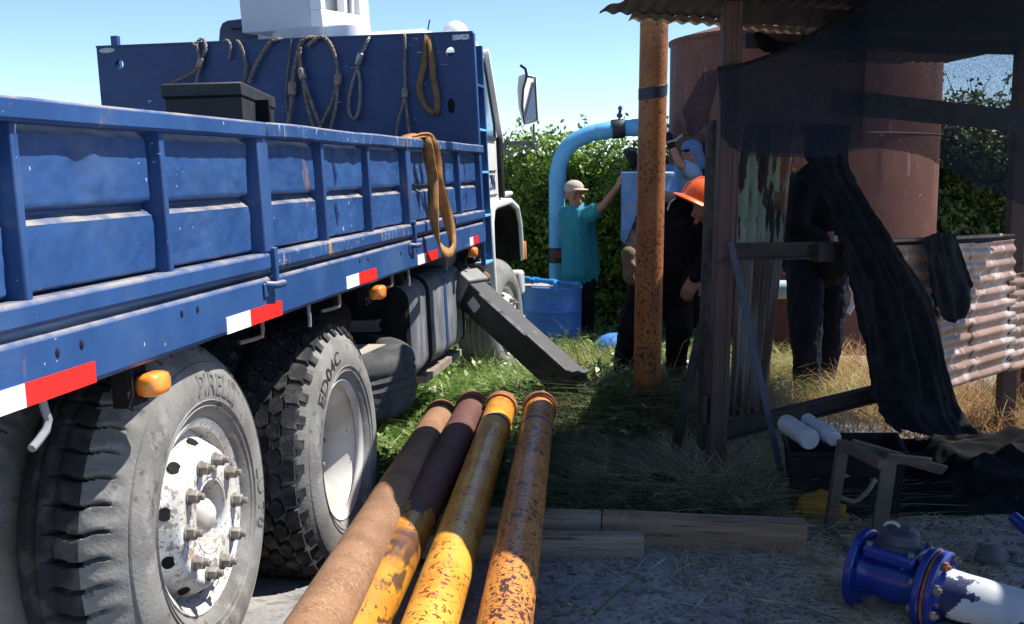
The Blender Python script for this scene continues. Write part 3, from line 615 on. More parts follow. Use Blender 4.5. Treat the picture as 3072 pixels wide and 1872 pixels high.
# drive wheel: deep lugs
w2 = make_wheel('concave', T, (-0.045,1.502,0.358))
base = [(a, min(r, .512) if a < -.01 else r) for a, r in prof]
t2 = MB().rev(smooth_prof(base, 3), n=96).build('tyre', RUBBER, w2, smooth=60)
tb = MB(); NB = 34
for row, (a0, a1) in enumerate(((-.006,-.056),(-.062,-.106),(-.112,-.156),(-.162,-.206),(-.212,-.262))):
    for k in range(NB):
        c0 = (k+.5*(row % 2))*2*math.pi/NB; hw = math.pi/NB*.84
        am = (a0+a1)/2; ha = (a0-a1)/2*1.08
        if row in (0, 4): shp = [(-1,-1),(1,-1),(1,.6),(.55,1),(-.55,1),(-1,.6)] if row == 4 else [(-1,1),(-1,-.6),(-.55,-1),(.55,-1),(1,-.6),(1,1)]
        else: shp = [(-1,0),(-.55,1.15),(.55,1.15),(1,0),(.55,-1.15),(-.55,-1.15)]
        vb = []
        for rr, sc in ((.503,1.0),(.536,.93)):
            for (s1, s2) in shp:
                an = c0+s1*hw*sc; aa = am+s2*ha*sc
                drop = .016*max(0, (aa+.05)/.05) + .016*max(0, (-.22-aa)/.05)
                vb.append((aa, (rr-drop)*math.sin(an), (rr-drop)*math.cos(an)))
        n = 6; tb.add(vb, [tuple(range(n, 2*n))]+[(i, (i+1) % n, n+(i+1) % n, n+i) for i in range(n)])
tl = tb
for k in range(NB*2):
    c0 = k*math.pi/NB; p = lambda r, d: (side_x(r)+d, r*math.sin(c0), r*math.cos(c0))
    if k % 2 == 0: tl.beam((.012,.472*math.sin(c0),.472*math.cos(c0)), (-.012,.503*math.sin(c0),.503*math.cos(c0)), .034, .02, (1,0,0))
tag(tb.build('tread_lugs', TREAD, t2, smooth=0), kind='stuff')
ring_text('ED04C', .070, .398, R(-30), w2, side_x, TREAD, 1.55)
for rr in (.325, .345, .45): MB().rev([(side_x(rr)-.002, rr-.003), (side_x(rr)+.003, rr), (side_x(rr)-.002, rr+.003)], n=72).build('sidewall_rib', RUBBER, w2)
# front wheel: ribbed
w3 = make_wheel('convex', T, wheelc, .3, R(-6))
def ribs(a, r, an, j): return a, r-.012*sum(math.exp(-((a+q_)/.007)**2) for q_ in (.06,.105,.15,.195,.24))
t3 = MB().rev(smooth_prof(tyre_prof(ro=.52), 6), n=96, fn=ribs).build('tyre', RUBBER, w3, smooth=40)
MB().rev([(.04,.085),(.10,.08),(.105,.045),(.16,.04),(.165,0)], n=28).build('hub_extension', RIM, w3)
for k in range(4):
    an = k*math.pi/2+.5; MB().tube([(.10,.06*math.cos(an),.06*math.sin(an)),(.135,.06*math.cos(an),.06*math.sin(an))], .014, 6).build('hub_bolt', RUSTY, w3)
# inner duals, far side wheels, axles
for wl, tt in ((w1, t1), (w2, t2)):
    c = copy_tree(tt, wl); c.location.x = -.34
for wl, xx in ((w1, -2.36), (w2, -2.36), (w3, -2.30)):
    c = copy_tree(wl, T); c.location.x = xx; c.rotation_euler = (0, 0, math.pi)
for wl in (w1, w2, w3):
    p = wl.location; MB().cyl((-2.2,p.y,p.z), (-.25,p.y,p.z), .075, n=14).build('axle', DARK, T)
for x in (-.78, -1.68): MB().box(x-.05, x+.05, -.35, 1.7, .52, .66).build('suspension_beam', DARK, T, bevel=.02)
# spare wheel slung flat under the bed
sp = MB().rev([(a_+.13, r_) for a_, r_ in smooth_prof([(0,.287),(.03,.32),(.03,.40),(.012,.45),(-.03,.475),(-.13,.482),(-.23,.475),(-.272,.45),(-.29,.40),(-.29,.32),(-.26,.287)],5)], n=72, axis='Z', fn=lambda a, r, an, j: (a, r-.014*sum(math.exp(-((a-q_-.004*math.sin(an*40))/.006)**2) for q_ in (-.07,-.025,.02,.065)))).build('spare_tyre', RUBBER_D, T, smooth=40)
sp.location = (-.43, 2.42, .50); sp.rotation_euler = (R(2), R(3), 0)
MB().rev([(.10,.29),(.06,.25),(-.02,.24),(-.04,.12),(-.04,.0)], axis='Z', n=48).build('spare_rim', RUSTY, sp)
MB().prism([(.02,-.30,.162),(.28,-.22,.160),(.33,.05,.163),(.12,.0,.165)], (0,0,.006)).build('torn_rag', mat('dirty_cream_rag', (.42,.38,.32), rough=.95), sp)
# ---------------------------------------------------------------- slings on the headboard
def lerp_path(pts, n):
    pts = [Vector(p) for p in pts]; o = []
    for i in range(len(pts)-1):
        a = pts[max(i-1,0)]; b = pts[i]; c = pts[i+1]; d = pts[min(i+2,len(pts)-1)]
        for k in range(n):
            t = k/n; o.append(.5*((2*b)+(-a+c)*t+(2*a-5*b+4*c-d)*t*t+(-a+3*b-3*c+d)*t**3))
    return o+[pts[-1]]
def rope(mb, pts, r=.011, n=6): mb.tube(lerp_path(pts, n), r, 7)
def strands(mb, pts, r=.011, turns=60):
    """three-lay wire rope"""
    P_ = lerp_path(pts, 8); L_ = 0; prev = P_[0]
    for s in range(4):
        path = []; L_ = 0; prev = P_[0]
        for i, p in enumerate(P_):
            L_ += (p-prev).length; prev = p; t = (P_[min(i+1,len(P_)-1)]-P_[max(i-1,0)]).normalized()
            u = t.cross(Vector((.13,.9,.2))).normalized(); w = t.cross(u); an = L_*70+s*math.pi/2
            path.append(p+(u*math.cos(an)+w*math.sin(an))*r*.55)
        mb.tube(path, r*.62, 5)
def resample(pts, step=.012):
    P_ = lerp_path(pts, 10); o = [P_[0]]; acc = 0
    for i in range(1, len(P_)):
        seg = (P_[i]-P_[i-1]).length; n = max(1, int(seg/step))
        for k in range(1, n+1): o.append(P_[i-1].lerp(P_[i], k/n))
    return o
def wire(mb, pts, r=.011):
    P_ = resample(pts)
    for s in range(3):
        path = []; L_ = 0; prev = P_[0]
        for i, p in enumerate(P_):
            L_ += (p-prev).length; prev = p; t = (P_[min(i+1,len(P_)-1)]-P_[max(i-1,0)]).normalized()
            u = t.cross(Vector((.13,.9,.2))).normalized(); w = t.cross(u); an = L_*75+s*2.094
            path.append(p+(u*math.cos(an)+w*math.sin(an))*r*.5)
        mb.tube(path, r*.62, 5)
def sling(label, paths, sleeves=(), r=.011, sm=None, mt=None):
    mb = MB()
    for p in paths: wire(mb, p, r)
    o = mb.build('wire_rope_sling', mt or ROPE, smooth=180); tag(o, label, 'sling', 'wire rope slings hanging on the headboard')
    for a, b in sleeves: MB().tube([a, Vector(a).lerp(Vector(b),.1), Vector(a).lerp(Vector(b),.9), b], [r*1.5, r*2.1, r*2.1, r*1.6], 10).build('crimp_sleeve', sm or SLEEVE, o)
H = 4.415
sling('brown wire rope sling with crossed eye above left end of black bin', [[(-2.132,7.785,2.348),(-2.104,7.781,2.329),(-2.088,7.778,2.280),(-2.084,7.778,2.231)],[(-2.106,7.781,2.329),(-2.092,7.794,2.368),(-2.071,7.801,2.380),(-2.049,7.787,2.357),(-2.039,7.766,2.316),(-2.058,7.769,2.265),(-2.080,7.772,2.219),(-2.117,7.758,2.164),(-2.194,7.750,2.119),(-2.276,7.743,2.086)],[(-2.080,7.772,2.219),(-2.097,7.765,2.143),(-2.102,7.756,2.082)]], [((-2.070,7.771,2.252),(-2.090,7.764,2.186))], .011)
sling('short hooked wire rope end over headboard rim', [[(-1.924,7.788,2.360),(-1.896,7.763,2.368),(-1.871,7.739,2.341),(-1.870,7.739,2.289),(-1.881,7.746,2.244)]], (), .010)
sling('single wire rope hanging down behind the black bin middle', [[(-1.846,7.785,2.357),(-1.821,7.751,2.361),(-1.792,7.726,2.323),(-1.771,7.723,2.247),(-1.765,7.723,2.171),(-1.782,7.726,2.085)]], (), .010)
sling('thick wire rope slanting left from rim to behind bin', [[(-1.508,7.732,2.362),(-1.545,7.697,2.366),(-1.594,7.690,2.343),(-1.651,7.694,2.271),(-1.705,7.703,2.178),(-1.745,7.710,2.084)]], (), .013)
sling('thin dark wire dangling beside the long crimped rope', [[(-1.454,7.693,2.363),(-1.462,7.684,2.297),(-1.476,7.687,2.203),(-1.490,7.689,2.096),(-1.499,7.691,1.960),(-1.485,7.689,1.852)]], (), .005)
sling('long brown wire rope with crimp sleeve reaching bed rail', [[(-1.287,7.697,2.374),(-1.342,7.665,2.375),(-1.384,7.652,2.339),(-1.411,7.656,2.254),(-1.437,7.661,2.147),(-1.450,7.663,2.053),(-1.456,7.654,1.945),(-1.471,7.647,1.850),(-1.493,7.640,1.782)]], [((-1.446,7.662,2.091),(-1.452,7.663,1.997))], .014)
sling('wire rope sling with sleeve and two crossing legs low', [[(-1.389,7.642,2.306),(-1.391,7.643,2.213),(-1.379,7.641,2.132),(-1.348,7.627,2.037),(-1.311,7.621,1.929),(-1.262,7.604,1.807)],[(-1.370,7.635,2.105),(-1.360,7.629,2.010),(-1.340,7.626,1.903),(-1.306,7.621,1.792)]], [((-1.389,7.643,2.173),(-1.367,7.635,2.100))], .012)
sling('wide looped wire rope with dark sleeve right of bin', [[(-1.342,7.655,2.316),(-1.297,7.638,2.351),(-1.262,7.642,2.373),(-1.222,7.631,2.366),(-1.181,7.619,2.317),(-1.149,7.615,2.223),(-1.140,7.614,2.117),(-1.155,7.616,2.036),(-1.192,7.612,1.929),(-1.278,7.616,1.775)],[(-1.144,7.614,2.063),(-1.150,7.606,1.955),(-1.171,7.609,1.861),(-1.197,7.604,1.767)]], [((-1.137,7.613,2.135),(-1.144,7.614,2.060))], .012)
sling('silver sleeved wire rope sling with long teardrop eye', [[(-0.923,7.629,2.377),(-0.940,7.591,2.346),(-0.965,7.591,2.293),(-0.996,7.591,2.221),(-1.011,7.593,2.168),(-1.040,7.598,2.089),(-1.067,7.603,1.982),(-1.069,7.603,1.893),(-1.042,7.599,1.845),(-1.011,7.594,1.877),(-0.995,7.591,1.962),(-0.993,7.591,2.075),(-1.006,7.592,2.160)]], [((-0.982,7.588,2.269),(-1.008,7.593,2.189))], .011, SLEEVE2, mat('pale_steel_rope', (.24,.22,.19), (.33,.31,.28), s=40, rough=.5, metal=.3, bump=.4, bs=260))
sling('straight wire rope sling dropping into narrow forked legs', [[(-0.700,7.594,2.383),(-0.693,7.552,2.357),(-0.695,7.553,2.204),(-0.697,7.549,2.018),(-0.708,7.546,1.938),(-0.740,7.551,1.832),(-0.758,7.555,1.711)],[(-0.697,7.549,1.979),(-0.684,7.542,1.885),(-0.667,7.540,1.724)]], [((-0.697,7.549,2.037),(-0.697,7.544,1.976))], .010)
def ribbon(name, pts, w, m, plane_n, thick=.006, step=6):
    P_ = lerp_path(pts, step); mb = MB(); v = []; f = []; nn = Vector(plane_n)
    for i, p in enumerate(P_):
        t = (P_[min(i+1,len(P_)-1)]-P_[max(i-1,0)]).normalized(); ww = w(i/(len(P_)-1)) if callable(w) else (w, 0)
        sd = t.cross(nn).normalized(); sd = sd*math.cos(ww[1]) + nn*math.sin(ww[1])
        v += [p-sd*(ww[0]/2), p+sd*(ww[0]/2)]
    for i in range(len(P_)-1): f.append((2*i, 2*i+1, 2*i+3, 2*i+2))
    return mb.add(v, f).build(name, m, smooth=180, thick=thick, fix=False)
nh = (.157,-.987,0); nside = (.986,-.156,.047)
o = ribbon('web_sling', [(-0.546,7.559,2.379),(-0.552,7.525,2.333),(-0.561,7.522,2.228),(-0.586,7.526,2.123),(-0.600,7.523,2.043),(-0.581,7.516,1.963),(-0.536,7.509,1.899),(-0.498,7.503,1.878),(-0.484,7.500,1.923),(-0.489,7.506,2.002),(-0.508,7.514,2.095),(-0.515,7.514,2.201),(-0.528,7.521,2.307),(-0.540,7.558,2.379)], lambda t: (.040, .5*math.sin(t*19)), STRAP, nh)
tag(o, 'brown twisted webbing loop hanging at right of the headboard', 'sling', 'webbing slings')
o = ribbon('web_sling', [(-0.524,5.733,1.662),(-0.487,5.840,1.680),(-0.453,5.893,1.677),(-0.431,5.864,1.633),(-0.421,5.898,1.549),(-0.410,5.943,1.465),(-0.406,5.909,1.380),(-0.402,5.875,1.296),(-0.394,5.870,1.211),(-0.378,5.912,1.127),(-0.353,6.057,1.072),(-0.330,6.201,1.062),(-0.320,6.275,1.100),(-0.330,6.263,1.169),(-0.350,6.194,1.262),(-0.374,6.110,1.365),(-0.393,6.048,1.464),(-0.399,6.041,1.550),(-0.414,5.998,1.636),(-0.442,5.966,1.680),(-0.480,5.855,1.682),(-0.516,5.783,1.666)], lambda t: (.062, 1.25*(1-sstep(.3,.5,t)) if t < .5 else 1.25*sstep(.55,.72,t)), STRAP2, nside, .008)
tag(o, 'orange brown webbing loop slung over the blue bed rail', 'sling', 'webbing slings')
# black bin on the bed
A = Vector((-1.540,5.091,1.878)); B = Vector((-1.202,5.156,1.894)); Cc = Vector((-1.255,6.147,1.887)); Dd = A+Cc-B; cen = (A+Cc)/2; upv = Vector((-.047,.0,1))
def ringp(s, z): return [cen+(p-cen)*s+upv*z for p in (A,B,Cc,Dd)]
bn = MB(); v = ringp(.86,-.74)+ringp(.96,-.06)+ringp(1.0,-.055)+ringp(1.0,0)+ringp(.955,.006)+ringp(.84,-.70)
f = [(3,2,1,0)]
for i in range(5):
    for k in range(4): f.append((i*4+k, i*4+(k+1) % 4, i*4+4+(k+1) % 4, i*4+4+k))
f.append((20,21,22,23)); bn.add(v, f)
bno = bn.build('plastic_bin', BLACKP, bevel=.018); tag(bno, 'black rectangular plastic bin standing in the truck bed', 'bin')
p = B.lerp(Cc, .42); MB().beam(p-upv*.05-(Cc-B)*.01, p-upv*.19, .11, .05, (Cc-B)).build('handle_recess', DARK, bno)
q0 = B.lerp(Cc,.30)+upv*-.17; dq = (Cc-B)*.30; nq = (B-A).normalized()*.004
MB().prism([q0+nq-Vector((.02,0,0)), q0+dq+nq-Vector((.02,0,0)), q0+dq+nq-upv*.16-Vector((.028,0,0)), q0+nq-upv*.16-Vector((.028,0,0))], (B-A).normalized()*.006).build('paper_label', WHT, bno)
# boot of a worker standing between bed and cab
bt = MB(); a = (-0.277,7.703,1.065); b = (-0.275,7.703,0.910); c = (-0.264,7.702,0.846); d = (-0.209,7.734,0.798); e = (-0.181,7.750,0.785)
bt.cap(b, c, .055, .058); bt.cap(c, d, .052, .045); bt.cap(d, e, .045, .038)
leg = MB(); hip = Vector(a)+Vector((-.22,.12,.36)); leg.cap(hip, a, .10, .085); leg.cap(a, Vector(b)+Vector((0,0,.02)), .085, .075); leg.cap(hip+Vector((0,.02,.1)), hip+Vector((-.10,.12,.42)), .17, .16); leg.cap(hip+Vector((-.10,.12,.5)), hip+Vector((-.12,.16,.62)), .06,.06); leg.ell(hip+Vector((-.13,.18,.70)), (.085,.10,.12))
leg.cap(hip+Vector((-.15,.1,0)), hip+Vector((-.18,.12,-.85)), .10, .07); leg.cap(hip+Vector((.08,.15,.4)), hip+Vector((.10,.08,.0)), .06,.045); leg.cap(hip+Vector((-.28,.15,.4)), hip+Vector((-.30,.08,.0)), .06,.045)
pb = link('person', remeshed(leg, .016, 'person'), TROU, smooth=180); tag(pb, 'worker behind headboard showing only a tan laced boot', 'person')
bo = link('boot', remeshed(bt, .008, 'boot', 3), BOOTM, pb, 180)
so = MB().beam(Vector(c)+Vector((-.03,-.04,-.055)), Vector(e)+Vector((.02,-.01,-.045)), .09, .022).build('sole', BLACKP, bo, bevel=.006)
for k in range(4): p = Vector(b).lerp(Vector(d), .15+.17*k); MB().tube([p+Vector((-.02,-.055,.012)), p+Vector((.02,-.06,.022)), p+Vector((.055,-.03,.02))], .005, 5).build('lace', STRAP2, bo)

# ---------------------------------------------------------------- steel pipes
def axis_obj(name, p0, p1, m, prof, n=40, **k):
    """lathe along p0->p1; local z runs along the pipe"""
    p0, p1 = Vector(p0), Vector(p1); o = MB().rev(prof, axis='Z', n=n).build(name, m, **k); o.location = p0; o.rotation_euler = (p1-p0).to_track_quat('Z','Y').to_euler(); return o
vp0, vp1 = Vector((.8195,6.85,-.05)), Vector((.846,6.85,4.7)); Lp = (vp1-vp0).length
vp = axis_obj('well_pipe', vp0, vp1, PIPEV, [(0,.07),(0,.083),(Lp,.083),(Lp,.07)], 48); tag(vp, 'orange pitted steel pipe standing upright in the well', 'pipe')
MB().rev([(1.985,.0835),(1.987,.0855),(2.05,.086),(2.052,.0835)], axis='Z', n=40, fn=lambda a, r, an, j: (a+.018*math.sin(an+2.6), r)).build('tape_band', mat('dark_blue_tape', (.012,.016,.035), rough=.45, bump=.2), vp)
o = MB().rev([(-.1,.125),(.155,.125),(.165,.118),(.155,.112),(.02,.112)], (.8195,6.85,0), 'Z', 32).build('well_casing', STEELR); tag(o, 'rusty well casing ring around foot of upright pipe', 'casing')
o = MB().rev([(-.15,.045),(.095,.045),(.10,.04),(.095,.036),(-.1,.036)], (.655,6.86,0), 'Z', 24).build('pipe_stub', COLLAR); tag(o, 'short rusty tube stub left of the well casing', 'pipe')
PL = [((-.545,2.45,.300), (-.417,6.62,.075), PIPEA, 'dull brown rusted pipe lying nearest the truck wheels'),
      ((-.505,2.45,.165), (-.232,6.66,.120), PIPEB, 'worn orange yellow pipe with dark scrapes, second from truck'),
      ((-.287,2.45,.172), (-.062,6.50,.150), PIPEC, 'bright yellow pipe with red rust spots, third from truck'),
      ((-.066,2.45,.175), (.157,6.30,.188), PIPED, 'orange pipe densely pitted with dark spots, furthest from truck')]
for i, (a, b, m_, lab) in enumerate(PL):
    a, b = Vector(a), Vector(b); Ln = (b-a).length
    def pf(aa, r, an, j, i=i): return aa, r
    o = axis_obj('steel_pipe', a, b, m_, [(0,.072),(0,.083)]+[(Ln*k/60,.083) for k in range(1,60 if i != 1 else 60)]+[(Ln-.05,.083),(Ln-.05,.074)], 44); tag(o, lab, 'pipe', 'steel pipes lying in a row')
    MB().rev([(Ln-.11,.084),(Ln-.108,.095),(Ln-.006,.096),(Ln,.092),(Ln-.002,.080),(Ln-.06,.076)], axis='Z', n=40).build('collar', COLLAR, o)
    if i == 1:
        o.data.materials.append(MAROON)  # far length of this pipe is a darker maroon
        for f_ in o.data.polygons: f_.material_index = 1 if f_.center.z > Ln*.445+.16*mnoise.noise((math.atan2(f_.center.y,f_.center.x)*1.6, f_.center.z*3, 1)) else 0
    if i in (2, 3): MB().rev([(Ln-.62,.0835),(Ln-.618,.0850),(Ln-.585,.0850),(Ln-.583,.0835)], axis='Z', n=40, fn=lambda aa, r, an, j: (aa+.012*math.sin(an*2), r)).build('blue_tape', mat('blue_tape', (.03,.06,.18), rough=.6, bump=.3), o)
    if i == 0: MB().rev([(1.95,.0835),(1.956,.0865),(1.966,.0865),(1.972,.0835)], axis='Z', n=40).build('weld_bead', m_, o)
def plank(p0, p1, w, h, m_, lab, seed, nm='timber_plank', grp='timber planks under the pipes'):
    p0, p1 = Vector(p0), Vector(p1); L_ = (p1-p0).length; n = max(6, int(L_/.06)); mb = MB(); v = []; f = []
    for i in range(n+1):
        x = L_*i/n
        for (s, t) in ((-1,-1),(1,-1),(1,1),(-1,1)):
            v.append((x + (.01*mnoise.noise((seed,s*3,t*2)) if i in (0,n) else 0), s*w/2+.006*mnoise.noise((x*3,s*5+seed,t)), t*h/2+.005*mnoise.noise((x*4+seed,s,t*7))))
    for i in range(n):
        for k in range(4): f.append((i*4+k, i*4+(k+1) % 4, i*4+4+(k+1) % 4, i*4+4+k))
    f += [(3,2,1,0),(n*4,n*4+1,n*4+2,n*4+3)]
    o = mb.add(v, f).build(nm, m_, smooth=30, bevel=.005); d = p1-p0; o.location = p0; o.rotation_euler = (0, -math.atan2(d.z, math.hypot(d.x,d.y)), math.atan2(d.y, d.x)); tag(o, lab, 'plank', grp); return o
plank((-.62,4.74,.02), (.375,4.66,.02), .10, .115, WOOD, 'grey timber under the pipes, left piece of the back row', 1)
plank((.38,4.655,.02), (1.205,4.55,.015), .11, .12, WOOD2, 'long brown timber lying right of the pipes', 2)
plank((-.58,4.52,-.005), (.53,4.46,.0), .09, .10, WOOD, 'shorter grey timber in front of the long brown one', 3)
plank((-.32,6.80,-.02), (.36,6.66,-.01), .12, .09, WOOD, 'timber under the far collars of the pipes', 4)

# ---------------------------------------------------------------- shed
shed = empty('shed', (1.0,5.5,-.06)); tag(shed, 'dark open shed of steel columns with corrugated roof', 'shed')
def S(o): o.parent = shed; o.matrix_parent_inverse = Matrix.Translation((-1.0,-5.5,.06)); return o
cb, ct = Vector((.999,5.5,-.10)), Vector((1.034,5.5,2.29))
mb = MB().beam(cb, ct, .088, .10, (0,1,0)); mb.beam(cb+Vector((-.022,-.052,0)), ct+Vector((-.022,-.052,0)), .035, .006, (0,1,0)); mb.beam(cb+Vector((.03,-.052,0)), ct+Vector((.03,-.052,0)), .02, .006, (0,1,0))
S(mb.build('steel_column', STEELR, bevel=.004))
S(MB().tube(lerp_path([(.965,5.68,-.1),(.968,5.68,.6),(.978,5.68,1.2),(.985,5.68,1.75)],4), .032, 7).build('timber_post', mat('bark_post', (.05,.045,.04), (.09,.085,.07), s=16, rough=.9, bump=.6, bs=30)))
S(MB().box(.925,.95,5.45,5.55,.28,.42).build('column_cleat', STEELD, bevel=.003))
def ibeam(p0, p1, h, w, m_, nm='cross_beam'):
    p0, p1 = Vector(p0), Vector(p1); mb = MB().beam(p0, p1, w*.3, h); z = Vector((0,0,h/2-.006)); mb.beam(p0+z, p1+z, w, .012); mb.beam(p0-z, p1-z, w, .012); return S(mb.build(nm, m_, bevel=.002))
ibeam((1.017,5.500,1.115), (1.881,5.920,1.101), .085, .06, STEELD); ibeam((1.857,5.800,1.109), (2.962,6.800,1.091), .08, .06, STEELD)
S(MB().beam((1.511,5.700,1.101), (1.594,5.740,1.100), .07, .092).build('joint_plate', STEELD))
ibeam((1.031,5.520,0.226), (1.984,5.980,0.341), .085, .06, STEELD)
rp = Vector((3.024,6.880,1.136)); S(MB().box(rp.x-.045, rp.x+.045, rp.y-.04, rp.y+.05, -.2, 2.32).build('steel_column', STEELR, bevel=.004))
S(MB().box(rp.x+.05, rp.x+.075, rp.y-.02, rp.y+.02, .2, 1.6).build('rust_angle', COLLAR))
for p0, p1 in (((1.0,5.5,2.24),(3.4,6.35,2.24)), ((.80,4.5,2.24),(3.4,5.0,2.24)), ((1.30,6.55,2.23),(3.4,7.0,2.23)), ((1.6,3.5,2.24),(3.4,3.6,2.24)), ((2.2,2.3,2.24),(2.9,6.3,2.18)), ((3.36,2.0,2.2),(3.36,7.1,2.2)), ((3.9,2.05,2.24),(3.9,5.9,2.24))):
    S(MB().beam(p0, p1, .06, .08).build('roof_purlin', STEELD))
S(MB().box(3.86,3.94,2.1,2.18,-.1,2.2).build('steel_column', STEELR))
def pl(x, tab):
    for (a, b), (c_, d_) in zip(tab, tab[1:]):
        if x <= c_: return b+(d_-b)*max(0,(x-a))/(c_-a)
    return tab[-1][1]
FAR = [(.44,5.92),(1.0,6.12),(1.70,6.66),(1.78,7.25),(2.2,8.5),(3.30,8.75),(3.32,7.25),(3.42,7.25)]; NEAR = [(.44,5.82),(.77,4.54),(1.31,3.85),(2.4,2.5),(3.42,2.1)]  # unseen stretches shaped so the roof's shade falls on pipes and hooded man
def corr_roof(x0, x1, y0f, y1f, nm, m_, z0=2.30, amp=.007, wl=.076):
    nx = int((x1-x0)/wl*8); mb = MB()
    def fn(u, v):
        x = x0+(x1-x0)*u; ya, yb_ = y0f(x), y1f(x); y = ya+(yb_-ya)*v
        return (x, y, z0+amp*math.sin(x*2*math.pi/wl)+.012*mnoise.noise((x*.8,y*.8,z0))-.012*(v if nm == 'roof_edge_sheet' else 0))
    return S(mb.grid(nx, 5, fn).build(nm, m_, smooth=180, thick=.002, fix=False))
k = 0
for x0, x1 in ((.44,1.22),(1.16,1.94),(1.88,2.70),(2.88,3.42)):
    corr_roof(x0, x1, lambda x: pl(x, NEAR), lambda x: pl(x, FAR), 'roof_sheet', ROOFM, 2.30+.008*(k % 2)); k += 1
corr_roof(3.38, 3.95, lambda x: 2.0, lambda x: 5.95, 'roof_sheet', ROOFM, 2.305)  # unseen sheet added to widen the roof's shade on the ground
corr_roof(2.66, 2.92, lambda x: pl(x, NEAR), lambda x: 3.90, 'roof_sheet', ROOFM, 2.292); corr_roof(2.66, 2.92, lambda x: 4.12-.5*(x-2.7), lambda x: pl(x, FAR), 'roof_sheet', ROOFM, 2.292)  # split leaves a gap added to let a sun patch onto the flanged pipe
FRP = bpy.data.materials.new('translucent_sheet'); FRP.use_nodes = True; nt = FRP.node_tree; nt.nodes.clear()
oo = nt.nodes.new('ShaderNodeOutputMaterial'); mx = nt.nodes.new('ShaderNodeMixShader'); d1 = nt.nodes.new('ShaderNodeBsdfDiffuse'); d2 = nt.nodes.new('ShaderNodeBsdfTranslucent'); nz = nt.nodes.new('ShaderNodeTexNoise'); nz.inputs['Scale'].default_value = 9; rp_ = nt.nodes.new('ShaderNodeValToRGB'); rp_.color_ramp.elements[0].color = (.18,.13,.08,1); rp_.color_ramp.elements[1].color = (.55,.5,.4,1)
nt.links.new(nz.outputs[0], rp_.inputs[0]); nt.links.new(rp_.outputs[0], d1.inputs[0]); nt.links.new(rp_.outputs[0], d2.inputs[0]); mx.inputs[0].default_value = .5
nt.links.new(d1.outputs[0], mx.inputs[1]); nt.links.new(d2.outputs[0], mx.inputs[2]); nt.links.new(mx.outputs[0], oo.inputs[0])
corr_roof(.60, 1.72, lambda x: pl(x, FAR)-.12, lambda x: pl(x, FAR)+.06, 'roof_edge_sheet', FRP, 2.288)
def corr_quad(tl, tr, bl, br, nwave, amp, horiz, nm, m_, nn, jag=0):
    tl, tr, bl, br = map(Vector, (tl, tr, bl, br)); nrm = (tr-tl).cross(bl-tl).normalized(); mb = MB(); N_ = nwave*8
    def fn(u, v):
        p = tl.lerp(tr, u).lerp(bl.lerp(br, u), v); w = (v if horiz else u)*nwave*2*math.pi
        return p+nrm*(amp*math.sin(w)+.01*mnoise.noise((u*3,v*3,nn)))+Vector((0,0,jag*mnoise.noise((u*6,nn,v*2))*v))
    return S(mb.grid(12 if horiz else N_, N_ if horiz else 12, fn).build(nm, m_, smooth=180, thick=.002, fix=False))
corr_quad((1.244,6.300,1.755), (1.539,6.300,1.755), (1.239,6.300,1.041), (1.491,6.300,1.052), 5, .011, False, 'wall_sheet', CORR_G, 1)
corr_quad((1.251,6.330,1.073), (1.504,6.330,1.073), (1.222,6.330,0.120), (1.421,6.330,0.134), 5, .011, False, 'wall_sheet', CORR_B, 2, .03)
corr_quad((1.871,5.760,1.128), (2.284,6.050,1.119), (1.958,5.760,0.290), (2.321,6.050,0.313), 10, .010, True, 'wall_sheet', CORR, 3)
corr_quad((2.233,6.000,1.117), (2.594,6.380,1.107), (2.268,6.000,0.330), (2.644,6.380,0.335), 10, .010, True, 'wall_sheet', CORR, 5)
corr_quad((2.531,6.310,1.102), (2.974,6.760,1.103), (2.569,6.310,0.329), (3.010,6.760,0.331), 10, .010, True, 'wall_sheet', CORR, 4)
corr_quad((2.917,6.700,0.901), (3.846,7.600,0.877), (2.947,6.700,0.319), (3.880,7.600,0.316), 8, .010, True, 'wall_sheet', CORR, 7)
S(MB().tube([(1.847,5.720,1.156), (2.250,6.020,1.151), (2.804,6.550,1.139)], .010, 6).build('top_rod', RUSTY))
# net material: woven cloth that lets part of the light through
NET = bpy.data.materials.new('shade_net'); NET.use_nodes = True; nt = NET.node_tree; nt.nodes.clear()
oo = nt.nodes.new('ShaderNodeOutputMaterial'); mx = nt.nodes.new('ShaderNodeMixShader'); tr = nt.nodes.new('ShaderNodeBsdfTransparent'); df = nt.nodes.new('ShaderNodeBsdfDiffuse'); df.inputs[0].default_value = (.020,.028,.046,1)
tc = nt.nodes.new('ShaderNodeTexCoord'); mp = nt.nodes.new('ShaderNodeMapping'); mp.inputs['Scale'].default_value = (1,1,.25); nz = nt.nodes.new('ShaderNodeTexNoise'); nz.inputs['Scale'].default_value = 420; nz.inputs['Detail'].default_value = 2
rg_ = nt.nodes.new('ShaderNodeMapRange'); rg_.inputs[1].default_value = .35; rg_.inputs[2].default_value = .68; rg_.inputs[3].default_value = 1.0; rg_.inputs[4].default_value = .24
nt.links.new(tc.outputs['Object'], mp.inputs[0]); nt.links.new(mp.outputs[0], nz.inputs['Vector']); nt.links.new(nz.outputs[0], rg_.inputs[0]); nt.links.new(rg_.outputs[0], mx.inputs[0]); nt.links.new(tr.outputs[0], mx.inputs[1]); nt.links.new(df.outputs[0], mx.inputs[2]); nt.links.new(mx.outputs[0], oo.inputs[0])
